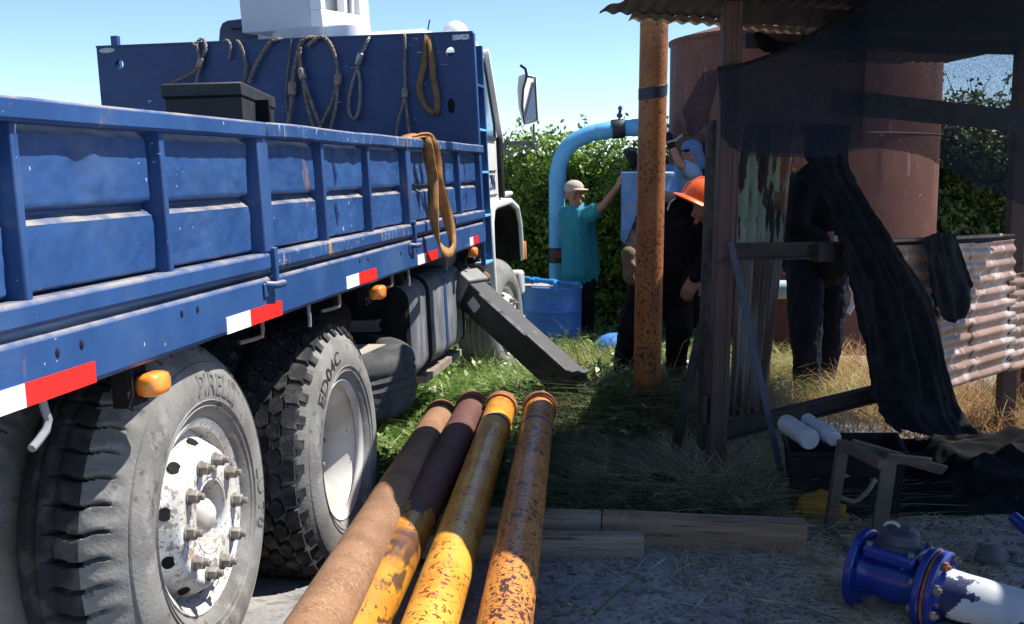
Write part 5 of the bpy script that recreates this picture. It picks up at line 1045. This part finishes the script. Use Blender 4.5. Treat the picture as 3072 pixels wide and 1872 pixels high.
c = MB(); c.ell(P_(0,-.015,.064), (.095,.114,.078), 18, 12, rot); cm = link('cap', remeshed(c, .008, 'cap', 2), CAPM, pm, 180); MB().ell(P_(0,.112,.056), (.074,.08,.012), 16, 8, rot).build('brim', CAPM, cm)
h = MB(); h.ell(P_(0,-.045,.0), (.089,.074,.066), 14, 10, rot); h.build('hair', HAIR, pm)
shoes(pm, [(an_[0],(.6,-.8,0)),(an_[1],(.5,-.85,0))], DARK)
# 2 blue check shirt, hat, wrench
b = MB(); hc = V((1.735,11.200,1.682)); P_, rot = head(b, hc, (-.86,-.45,.05), .92, (-.25,0,1))
sh1, sh2 = V((1.723,11.050,1.505)), V((1.649,11.420,1.505)); el1 = V((1.582,10.860,1.567)); wr1 = V((1.503,10.900,1.747)); el2 = V((1.360,11.250,1.489)); wr2 = V((1.161,11.020,1.553))
b.cap(hc+V((.02,0,-.08)), V((1.725,11.250,1.530)), .054, .06); chain(b, [V((1.699,11.250,1.421)), V((1.701,11.320,1.196)), V((1.688,11.350,1.011))], [.14,.13,.14]); b.cap(sh1, sh2, .065,.065)
chain(b, [sh1, el1, wr1], [.052,.044,.032]); chain(b, [sh2, el2, wr2], [.05,.042,.031])
hp = [V((1.743,11.300,0.984)), V((1.637,11.420,0.979))]; kn = [V((1.719,11.200,0.376)), V((1.626,11.350,0.361))]; an_ = [V((1.744,11.300,-0.155)), V((1.645,11.420,-0.173))]
for i in range(2): chain(b, [hp[i], kn[i], an_[i]], [.085,.06,.045])
pm2 = link('person', remeshed(b, .010, 'person', 4), SKIN, None, 180); tag(pm2, 'man in blue checked shirt and cloth hat raising a wrench', 'person')
s = MB(); chain(s, [V((1.706,11.250,1.441)), V((1.701,11.300,1.238)), V((1.689,11.350,0.990))], [.165,.165,.165]); s.cap(sh1, sh2, .085,.08); s.cap(sh1, sh1.lerp(el1,.55), .082,.075); chain(s, [sh2, el2], [.078,.066]); cloth(s, 'shirt', PLAID, pm2, .013, .012, 12)
s = MB()
for i in range(2): chain(s, [hp[i]+V((0,0,.05)), kn[i], an_[i]+V((0,0,.03))], [.105,.085,.075])
s.ell(V((1.690,11.360,0.982)), (.15,.13,.11)); cloth(s, 'trousers', NAVY, pm2)
g_ = MB(); g_.cap(wr1-(wr1-el1).normalized()*.02, wr1+V((0,0,.01)), .038, .040); hand(g_, wr1, V((1.471,10.880,1.831))-wr1, (.5,-.8,.1), 1.15, 1.0); link('glove', remeshed(g_, .009, 'glove', 2), DARK, pm2, 180)
g_ = MB(); g_.cap(wr2, wr2+V((-.005,-.02,.04)), .036, .042); hand(g_, wr2+V((0,-.01,.03)), (-.15,-.2,.9), (-.6,-.7,0), 1.25, 1.0); link('glove', remeshed(g_, .009, 'glove', 2), DARK, pm2, 180)
c = MB(); c.ell(P_(0,-.02,.045), (.092,.112,.092), 18, 12, rot); c.cap(P_(0,-.07,.0), P_(0,-.09,-.10), .075, .085); hm = link('hat', remeshed(c, .009, 'hat', 2), HATB, pm2, 180); folds(hm.data, .004, 20)
MB().ell(P_(0,.070,.014), (.066,.028,.020), 14, 8, rot).build('sunglasses', DARK, pm2)
shoes(pm2, [(an_[0],(-.6,-.8,0)),(an_[1],(-.6,-.7,0))], DARK)
wn_ = MB().tube([(1.407,10.860,1.761), (1.492,10.860,1.784), (1.547,10.860,1.796), (1.570,10.860,1.827), (1.601,10.860,1.838)], [.011,.011,.011,.012,.014], 8).build('wrench', SLEEVE2); tag(wn_, 'bright cranked wrench held up by the checked shirt man', 'wrench')
# 3 black clothes, orange hard hat, bending at the pipe
b = MB(); hc = V((1.219,7.280,1.252)); P_, rot = head(b, hc, (-.55,-.55,-.55), .98, (.35,-.3,.88))
sh1, sh2 = V((1.216,7.320,1.193)), V((0.933,7.450,1.300)); el1 = V((1.251,7.280,0.977)); wr1 = V((1.148,7.150,0.840)); el2 = V((0.791,7.250,1.077)); wr2 = V((0.729,7.120,0.963))
b.cap(hc+V((-.01,.06,-.06)), V((1.128,7.450,1.268)), .058, .068); chain(b, [V((1.077,7.420,1.148)), V((1.035,7.420,0.973)), V((0.970,7.420,0.796))], [.15,.14,.15]); b.cap(sh1, sh2, .07,.07)
chain(b, [sh1, el1, wr1], [.052,.044,.032]); hand(b, wr1, (-.45,-.3,-.8), (-.3,-.9,0), 1.1, .6); chain(b, [sh2, el2, wr2], [.052,.044,.032])
hp = [V((1.044,7.400,0.758)), V((0.894,7.460,0.752))]; kn = [V((1.072,7.300,0.498)), V((0.773,7.360,0.490))]; an_ = [V((1.072,7.380,0.205)), V((0.728,7.400,0.201))]
for i in range(2): chain(b, [hp[i], kn[i], an_[i]], [.085,.06,.045])
pm3 = link('person', remeshed(b, .010, 'person', 4), SKIN, None, 180); tag(pm3, 'worker in black with orange hard hat bending by the pipe', 'person')
s = MB(); chain(s, [V((1.085,7.420,1.161)), V((1.048,7.420,1.000)), V((0.991,7.420,0.837))], [.18,.185,.18]); s.cap(sh1, sh2, .09,.09); s.cap(sh1, el1, .078,.062); s.cap(el1, wr1, .062,.048); s.cap(sh2, el2, .085,.062); s.cap(el2, wr2+V((0,0,.02)), .062,.05); s.cap(sh2, V((1.044,7.420,1.215)), .10,.15)
cloth(s, 'jacket', BLKC, pm3, .013, .012, 10)
s = MB()
for i in range(2): chain(s, [hp[i]+V((0,0,.06)), kn[i], an_[i]+V((0,0,.03))], [.115,.085,.07])
s.ell(V((0.965,7.420,0.783)), (.17,.14,.13)); cloth(s, 'trousers', BLKC, pm3, .014, .012, 12)
g_ = MB(); g_.cap(wr2+V((0,0,.03)), wr2-V((0,0,.02)), .05, .045); hand(g_, wr2-V((0,0,.01)), V((0.721,7.080,0.842))-wr2, (-.8,-.5,0), 1.2, .7); link('glove', remeshed(g_, .009, 'glove', 3), GLOVE, pm3, 180)
c = MB(); hx = V((.42,-.02,.90)).normalized(); hcn = V((1.198,7.260,1.342)); r0 = hx.to_track_quat('Z','Y').to_matrix()
mbh = MB(); prf = [(-.055,.112),(-.062,.165),(-.055,.172),(-.045,.165),(-.03,.120),(.02,.113),(.06,.098),(.095,.07),(.115,.035),(.12,0)]
mbh.rev(prf, axis='Z', n=36); mbh.v = [tuple(hcn+r0 @ V(p)) for p in mbh.v]; ho = mbh.build('hard_hat', HELM, pm3, smooth=50)
mbr = MB().tube([hcn+r0 @ V(p) for p in ((0,-.118,-.02),(0,-.108,.04),(0,-.055,.107),(0,.0,.124),(0,.055,.107),(0,.108,.04),(0,.118,-.02))], .012, 8); mbr.build('ridge', HELM, ho)
MB().tube([(1.027,7.200,1.338), (0.991,7.200,1.307), (0.976,7.200,1.260)], .006, 6).build('chin_strap', CREAM, ho)
shoes(pm3, [(an_[0],(-.2,-.95,0)),(an_[1],(-.5,-.85,0))], DARK)
# 4 dark hooded man under the net
b = MB(); hc = V((2.067,8.150,1.620)); P_, rot = head(b, hc, (-.93,-.36,-.05), 1.12)
sh1, sh2 = V((2.012,7.970,1.361)), V((2.400,8.370,1.366)); el1 = V((1.951,7.870,1.127)); wr1 = V((2.115,7.830,1.023)); el2 = V((2.450,8.300,1.106)); wr2 = V((2.201,7.930,1.000))
b.cap(hc+V((.02,.02,-.09)), V((2.154,8.170,1.445)), .06, .068); chain(b, [V((2.189,8.170,1.304)), V((2.195,8.170,1.112)), V((2.195,8.170,0.919))], [0.168,0.157,0.168]); b.cap(sh1, sh2, .07,.07)
chain(b, [sh1, el1, wr1], [0.058,0.049,0.036]); hand(b, wr1, (.7,-.3,.1), (0,-.9,.3), 1.0, .9); chain(b, [sh2, el2, wr2], [0.058,0.049,0.036]); hand(b, wr2, (-.5,-.6,.1), (0,-.3,.9), 1.0, .9)
hp = [V((2.084,8.100,0.865)), V((2.308,8.270,0.852))]; kn = [V((2.080,8.030,0.413)), V((2.310,8.250,0.383))]; an_ = [V((2.130,8.100,-0.040)), V((2.284,8.310,-0.086))]
for i in range(2): chain(b, [hp[i], kn[i], an_[i]], [0.095,0.067,0.050])
pm4 = link('person', remeshed(b, .009, 'person', 4), SKIN, None, 180); tag(pm4, 'man in black hooded jacket standing in profile under the net', 'person'); face_bits(pm4, P_, 1.12, rot)
MB().ell(P_(0,.100,-.040), (.026,.007,.006), 8, 6, rot).build('moustache', DARK, pm4)
s = MB(); chain(s, [V((2.196,8.170,1.334)), V((2.194,8.170,1.127)), V((2.194,8.170,0.949))], [0.27,0.29,0.29]); s.cap(sh1, sh2, .105,.105); chain(s, [sh1, el1, wr1], [0.101,0.084,0.067]); chain(s, [sh2, el2, wr2], [0.101,0.084,0.067]); s.ell(V((2.142,8.170,1.466)), (.11,.11,.08))
cloth(s, 'jacket', BLKC, pm4, .013, .011, 9)
h = MB(); h.ell(P_(0,-.035,.03), (.098,.105,.118), 16, 12, rot); h.cap(P_(0,-.05,-.02), P_(0,-.06,-.12), .09, .10); link('hood', remeshed(h, .010, 'hood', 3), BLKC, pm4, 180)
s = MB()
for i in range(2): chain(s, [hp[i]+V((0,0,.06)), kn[i], an_[i]+V((0,0,.02))], [0.151,0.118,0.095])
s.ell(V((2.202,8.190,0.873)), (.19,.17,.13)); cloth(s, 'trousers', NAVY, pm4, .014, .012, 10)
shoes(pm4, [(an_[0],(-.8,-.6,0)),(an_[1],(-.8,-.5,0))], DARK)

# ---------------------------------------------------------------- vegetation
def leaf_mat(name, c1, c2, c3, sc=25, rough=.4, tr=.35):
    m_ = bpy.data.materials.new(name); m_.use_nodes = True; nt = m_.node_tree; N = nt.nodes; L = nt.links; pb_ = N['Principled BSDF']; out = N['Material Output']
    tc = N.new('ShaderNodeTexCoord'); nz = N.new('ShaderNodeTexNoise'); nz.inputs['Scale'].default_value = sc; nz.inputs['Detail'].default_value = 3; L.new(tc.outputs['Object'], nz.inputs['Vector'])
    cr_ = N.new('ShaderNodeValToRGB'); e_ = cr_.color_ramp.elements; e_[0].position = .33; e_[0].color = (*c1,1); e_[1].position = .68; e_[1].color = (*c3,1); k_ = e_.new(.5); k_.color = (*c2,1)
    [setattr(q9,'color',tuple(c9*1.0 for c9 in q9.color[:3])+(1,)) for q9 in e_]; L.new(nz.outputs[0], cr_.inputs[0]); L.new(cr_.outputs[0], pb_.inputs['Base Color']); pb_.inputs['Roughness'].default_value = rough
    t_ = N.new('ShaderNodeBsdfTranslucent'); L.new(cr_.outputs[0], t_.inputs[0]); x_ = N.new('ShaderNodeMixShader'); x_.inputs[0].default_value = tr
    L.new(pb_.outputs[0], x_.inputs[1]); L.new(t_.outputs[0], x_.inputs[2]); L.new(x_.outputs[0], out.inputs[0]); return m_
def fast_mesh(name, verts, quads, m_, smooth=True):
    me = bpy.data.meshes.new(name); nv = len(verts); nq = len(quads)
    me.vertices.add(nv); me.vertices.foreach_set('co', np.asarray(verts, np.float32).ravel())
    me.loops.add(nq*4); me.loops.foreach_set('vertex_index', np.asarray(quads, np.int32).ravel())
    me.polygons.add(nq); me.polygons.foreach_set('loop_start', np.arange(0, nq*4, 4, dtype=np.int32)); me.polygons.foreach_set('loop_total', np.full(nq, 4, np.int32))
    me.update(calc_edges=True); me.validate(); me.materials.append(m_); o = bpy.data.objects.new(name, me); col.objects.link(o); return o
def leaves(pos, nrm, size, asp=.55):
    n = len(pos); t = rng.normal(size=(n,3)); t -= nrm*np.sum(t*nrm, 1, keepdims=True); t /= np.linalg.norm(t, axis=1, keepdims=True); b_ = np.cross(nrm, t)
    sz = size*rng.uniform(.6, 1.35, (n,1)); v = np.stack([pos-t*sz, pos+b_*sz*asp+nrm*sz*.12, pos+t*sz, pos-b_*sz*asp+nrm*sz*.12], 1).reshape(-1,3)
    return v, np.arange(n*4).reshape(n,4)
def hedge(name, label, x0, x1, yf, ztop, n, size, m_, lump=.22, grp=None):
    root = empty(name, ((x0+x1)/2, yf, -.28)); tag(root, label, 'hedge', grp); off = np.array(root.location)
    u = rng.uniform(x0, x1, n); zz = -.3+(1-rng.uniform(0,1,n)**1.15)*1.0; tops = np.array([ztop(a) for a in u]); zz = -.3+(tops+.3)*rng.uniform(0,1,n)**.85
    dep = rng.exponential(.16, n); lm = np.array([lump*mnoise.noise((a*1.7, c*1.9, 3)) + .13*mnoise.noise((a*5, c*5, 8)) for a, c in zip(u, zz)])
    round_ = np.clip((zz-(tops-.35))/.35, 0, 1)**2*.35
    y = yf+lm+dep+round_; pos = np.stack([u, y, zz+rng.normal(0,.05,n)*(round_ > .02)], 1)-off
    nr = np.stack([rng.normal(.15,.55,n), rng.normal(-.55,.5,n), rng.normal(.5,.5,n)], 1); nr /= np.linalg.norm(nr, axis=1, keepdims=True)
    v0, q0 = leaves(pos, nr, size)
    # top sprigs
    ns = int((x1-x0)*9); P2 = []; sm = MB()
    for _ in range(ns):
        a = random.uniform(x0, x1); b0 = Vector((a, yf+random.uniform(.1,.4), ztop(a)-.12)); d_ = Vector((random.gauss(0,.35), random.gauss(-.1,.3), 1)).normalized(); ln = random.uniform(.12,.42); pts = [b0+d_*ln*t_ for t_ in (0,.5,1)]
        sm.tube([p-Vector(off) for p in pts], .004, 4)
        for k_ in range(int(ln*38)): P2.append(b0+d_*ln*random.uniform(.15,1.05)+Vector((random.gauss(0,.035), random.gauss(0,.035), random.gauss(0,.02)))-Vector(off))
    P2 = np.array(P2); nr = rng.normal(size=(len(P2),3))+np.array([0,-.4,.5]); nr /= np.linalg.norm(nr, axis=1, keepdims=True); v, q_ = leaves(P2, nr, size); o = fast_mesh('foliage', np.concatenate([v0,v]), np.concatenate([q0,q_+len(v0)]), m_); o.parent = root; o['kind'] = 'stuff'
    sm.build('twigs', mat('twig_bark', (.09,.07,.045), rough=.9), root)
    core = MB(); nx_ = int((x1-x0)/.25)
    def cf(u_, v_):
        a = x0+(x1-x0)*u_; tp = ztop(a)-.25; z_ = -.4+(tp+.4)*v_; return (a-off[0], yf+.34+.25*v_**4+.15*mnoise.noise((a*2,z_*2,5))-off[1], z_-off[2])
    core.grid(nx_, 10, cf).build('shade_core', mat('hedge_shade', (.010,.016,.007), rough=.95), root, smooth=180, thick=.3, fix=False)  # dark sheet paints the hedge's inner shade and blocks the sky
    return root
LM = leaf_mat('hedge_leaf', (.07,.15,.02), (.20,.33,.045), (.42,.49,.085), 8, .32, .35)
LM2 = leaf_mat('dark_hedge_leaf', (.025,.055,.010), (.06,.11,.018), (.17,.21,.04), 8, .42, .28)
def zt1(a): return 1.86+.10*mnoise.noise((a*1.1,0,0))+.05*mnoise.noise((a*4,3,0))
def zt2(a): return 2.22+.16*mnoise.noise((a*.9,5,0))+.05*mnoise.noise((a*4,3,2))
hedge('hedge', 'sunlit leafy hedge behind the cab and blue riser pipe', -3.2, 2.2, 12.4, zt1, 52000, .030, LM)
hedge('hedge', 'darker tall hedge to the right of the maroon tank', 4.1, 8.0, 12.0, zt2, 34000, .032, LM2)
def blades(n, sampler, h, w, lean, flat=0, seg=3, droop=.5):
    pts = np.array([sampler() for _ in range(n)]); n = len(pts); H_ = rng.uniform(h[0], h[1], n)[:,None]; az = rng.uniform(0, 2*np.pi, n); d_ = np.stack([np.cos(az), np.sin(az), np.zeros(n)], 1)
    sdv = np.stack([-np.sin(az), np.cos(az), rng.normal(0,.3,n)], 1); ln = rng.uniform(lean[0], lean[1], n)[:,None]; up_ = np.array([0,0,1.])
    ws = rng.uniform(w[0], w[1], n)[:,None]; vs = []
    for k_ in range(seg+1):
        t_ = k_/seg; p = pts+d_*(ln*H_*(t_+droop*t_*t_))+up_*(H_*(t_-droop*.45*t_*t_*np.minimum(ln,1.4)))*(1-flat); wd = ws*(1-.75*t_) if k_ < seg else ws*.15
        vs += [p-sdv*wd/2, p+sdv*wd/2]
    v = np.stack(vs, 1).reshape(-1,3); st = 2*(seg+1); q_ = []
    for k_ in range(seg): q_.append(np.stack([np.arange(n)*st+2*k_, np.arange(n)*st+2*k_+1, np.arange(n)*st+2*k_+3, np.arange(n)*st+2*k_+2], 1))
    return v, np.concatenate(q_)
def zone(x0, x1, y0, y1, dens=None, dz=0):
    def s_():
        while True:
            x, y = random.uniform(x0,x1), random.uniform(y0,y1)
            if dens is None or random.random() < dens(x,y): return (x, y, gz(x,y)+dz*random.random())
    return s_
def stuff(name, label, cat, m_, *sets):
    V_ = []; Q_ = []; o_ = 0
    for v, q_ in sets: V_.append(v); Q_.append(q_+o_); o_ += len(v)
    o = fast_mesh(name, np.concatenate(V_), np.concatenate(Q_), m_); tag(o, label, cat, kind='stuff'); return o
def patch(x, y, s, t): return sstep(t, t+.25, .5+.5*mnoise.noise((x*s, y*s, 4)))
GR = leaf_mat('weed_green', (.045,.11,.015), (.14,.25,.045), (.42,.47,.16), 12, .4, .35)
GRD = leaf_mat('trampled_green', (.04,.075,.02), (.11,.13,.045), (.32,.28,.14), 7, .6, .2)
STRW = leaf_mat('dry_straw', (.40,.32,.18), (.56,.47,.30), (.70,.62,.45), 8, .7, .25)
STRO = leaf_mat('reddish_dry_grass', (.20,.085,.025), (.34,.19,.06), (.46,.36,.17), 6, .7, .3)
def truckside(x, y): return 1.0 if x > -1.35+(y-4.4)*.10 else .35
def flat_leaves(n, smp, size, h):
    p = np.array([smp() for _ in range(n)]); p[:,2] += rng.uniform(0, h, n); nr = np.stack([rng.normal(0,.5,n), rng.normal(-.15,.5,n), np.ones(n)], 1); nr /= np.linalg.norm(nr, axis=1, keepdims=True); return leaves(p, nr, size, .5)
A_ = zone(-1.7, .75, 5.35, 8.3, lambda x, y: truckside(x,y)*(.25+.75*patch(x,y,1.3,.25))*(1 if x < .1 or y > 6.7 else .15))
B_ = zone(-1.2, 1.9, 7.6, 11.6, lambda x, y: .25+.75*patch(x,y,1.2,.3))
stuff('green_weeds', 'green weeds and grass around the outrigger and front wheel', 'weeds', GR, blades(11000, A_, (.08,.28), (.004,.009), (.5,1.9)), blades(9000, B_, (.10,.34), (.005,.010), (.3,1.3)), flat_leaves(8000, A_, .026, .2), flat_leaves(5000, B_, .026, .24), blades(2600, A_, (.16,.34), (.003,.006), (1.2,3.0), .45), blades(2200, B_, (.2,.42), (.003,.006), (1.0,2.6), .4))
C_ = zone(-.75, -.3, 4.9, 6.6); 
stuff('pipe_side_weeds', 'bright weeds between drive wheel and the brown pipe', 'weeds', GR, blades(3200, C_, (.08,.24), (.004,.009), (.6,2.2)), flat_leaves(2200, C_, .024, .16), blades(900, C_, (.14,.3), (.003,.006), (1.2,3.0), .45))
D_ = zone(.26, 1.05, 4.95, 6.9, lambda x, y: .2+.8*patch(x,y,1.6,.2))
stuff('trampled_grass', 'trampled grass and stalks right of the orange pipe', 'grass', GRD, blades(8500, D_, (.06,.30), (.003,.007), (.7,2.4)), flat_leaves(1800, D_, .018, .09))
E_ = zone(.15, 2.4, 3.2, 5.4, lambda x, y: .10+.9*patch(x,y,1.5,.42)); F_ = zone(.2, 1.6, 4.75, 6.6); G_ = zone(1.15, 1.75, 3.5, 4.6)
stuff('straw_litter', 'scattered straw and chaff over the shaded ground', 'straw', STRW, blades(3200, E_, (.012,.07), (.003,.0065), (1.5,3.5), .82), blades(6500, F_, (.04,.20), (.0025,.0055), (1.0,3.0), .45), blades(4600, G_, (.015,.06), (.003,.006), (1.5,3.2), .72))
H_ = zone(.70, 1.50, 4.98, 5.80, lambda x, y: math.exp(-((x-1.08)/.26)**2-((y-5.42)/.28)**2)); I_ = zone(1.35, 2.0, 5.9, 6.7)
stuff('hay_tufts', 'dry hay tufts around the column foot and base beam', 'hay', STRW, blades(3800, H_, (.08,.30), (.0025,.005), (.4,1.8)), blades(1100, I_, (.12,.42), (.002,.005), (.2,1.2)))
J_ = zone(.35, 3.4, 7.15, 10.0, lambda x, y: .3+.7*patch(x,y,1.1,.3)); K_ = zone(2.2, 4.2, 6.5, 8.5)
stuff('dry_grass', 'sunlit reddish dry grass beyond the shed shadow', 'grass', STRO, blades(7500, J_, (.08,.32), (.003,.007), (.4,2.0)), blades(3000, K_, (.08,.40), (.003,.007), (.3,1.4)))
LZ = zone(.5, 2.6, 7.3, 10.4, lambda x, y: patch(x,y,1.4,.45))
stuff('green_tufts', 'green tufts among the dry grass behind the workers', 'grass', GR, blades(3500, LZ, (.08,.30), (.004,.008), (.4,1.6)))
stk = MB()
for _ in range(70):
    x, y = random.uniform(-.5, 1.4), random.uniform(6.9, 9.8)
    if 1.2 < x: continue
    z_ = gz(x,y); a = random.uniform(0,6.28); ln = random.uniform(.25,.62); le = random.uniform(.2,.8); d_ = Vector((math.cos(a)*le, math.sin(a)*le, 1))
    stk.tube([(x,y,z_), Vector((x,y,z_))+d_*ln*.5, Vector((x,y,z_))+Vector((d_.x*1.5,d_.y*1.5,.75))*ln], [.003,.0022,.001], 4)
tag(stk.build('weed_stalks', GR), 'thin tall weed stalks in front of the blue drum', 'weeds', kind='stuff')
# a cut leafy twig and a green stem on the soil
def twig(label, pts, r, nl, ls, m_):
    P2 = lerp_path(pts, 5); o = MB().tube(P2, [r*(1-.6*i/len(P2)) for i in range(len(P2))], 6).build('twig', mat('green_stem', (.07,.11,.03), (.12,.13,.05), s=20, rough=.7)); tag(o, label, 'twig', 'twigs on the ground')
    p = np.array([P2[random.randrange(len(P2))]+Vector((random.gauss(0,.03),random.gauss(0,.03),random.uniform(.0,.03))) for _ in range(nl)]); nr = np.stack([rng.normal(0,.35,nl), rng.normal(-.2,.35,nl), np.ones(nl)],1); nr /= np.linalg.norm(nr,axis=1,keepdims=True)
    v, q_ = leaves(p, nr, ls, .35); c_ = fast_mesh('leaves', v, q_, m_); c_.parent = o
twig('leafy green sprig lying at the foot of the column', [(0.839,5.242,-0.020), (0.894,5.003,0.030), (0.982,4.972,0.020), (1.107,4.945,-0.010)], .004, 34, .045, GRD)
twig('bare green stem lying on the soil near the front', [(0.279,3.724,0.010), (0.346,3.842,0.020), (0.435,4.006,0.020), (0.507,4.098,0.010)], .006, 3, .02, GRD)
twig('dry brown stick on the soil beside the orange pipe', [(0.139,3.734,0.000), (0.194,3.719,0.012), (0.256,3.796,0.005)], .005, 2, .01, STRW)

stuff('leaf_litter', 'dark fallen leaves and chaff pressed into the soil', 'litter', GRD, flat_leaves(1600, E_, .011, .003), flat_leaves(500, F_, .014, .01))
gv = []; gq = []
for k_ in range(4200):
    x, y = random.uniform(-.2,2.4), random.uniform(3.2,5.4); r_ = random.uniform(.003,.012)*(1 if random.random() < .9 else random.uniform(1.5,2.6)); z_ = gz(x,y)+r_*.25; b0 = len(gv); an = random.uniform(0,6.28)
    for (a_, b_, c_) in ((1,0,0),(0,1,0),(-1,0,0),(0,-1,0),(.1,.1,.75),(.0,.0,-.5)):
        q1 = random.uniform(.7,1.2); gv.append((x+r_*q1*(a_*math.cos(an)-b_*math.sin(an)), y+r_*q1*(a_*math.sin(an)+b_*math.cos(an)), z_+r_*c_*q1))
    for i_ in range(4): gq.append((b0+i_, b0+(i_+1) % 4, b0+4, b0+4)); 
me = bpy.data.meshes.new('gravel'); me.from_pydata(gv, [], [q1[:3] for q1 in gq]); me.materials.append(mat('gravel_grey', (.15,.145,.14), (.24,.23,.21), s=40, rough=.95)); o = bpy.data.objects.new('gravel', me); col.objects.link(o); tag(o, 'fine gravel and clods strewn over the shaded soil', 'gravel', kind='stuff')
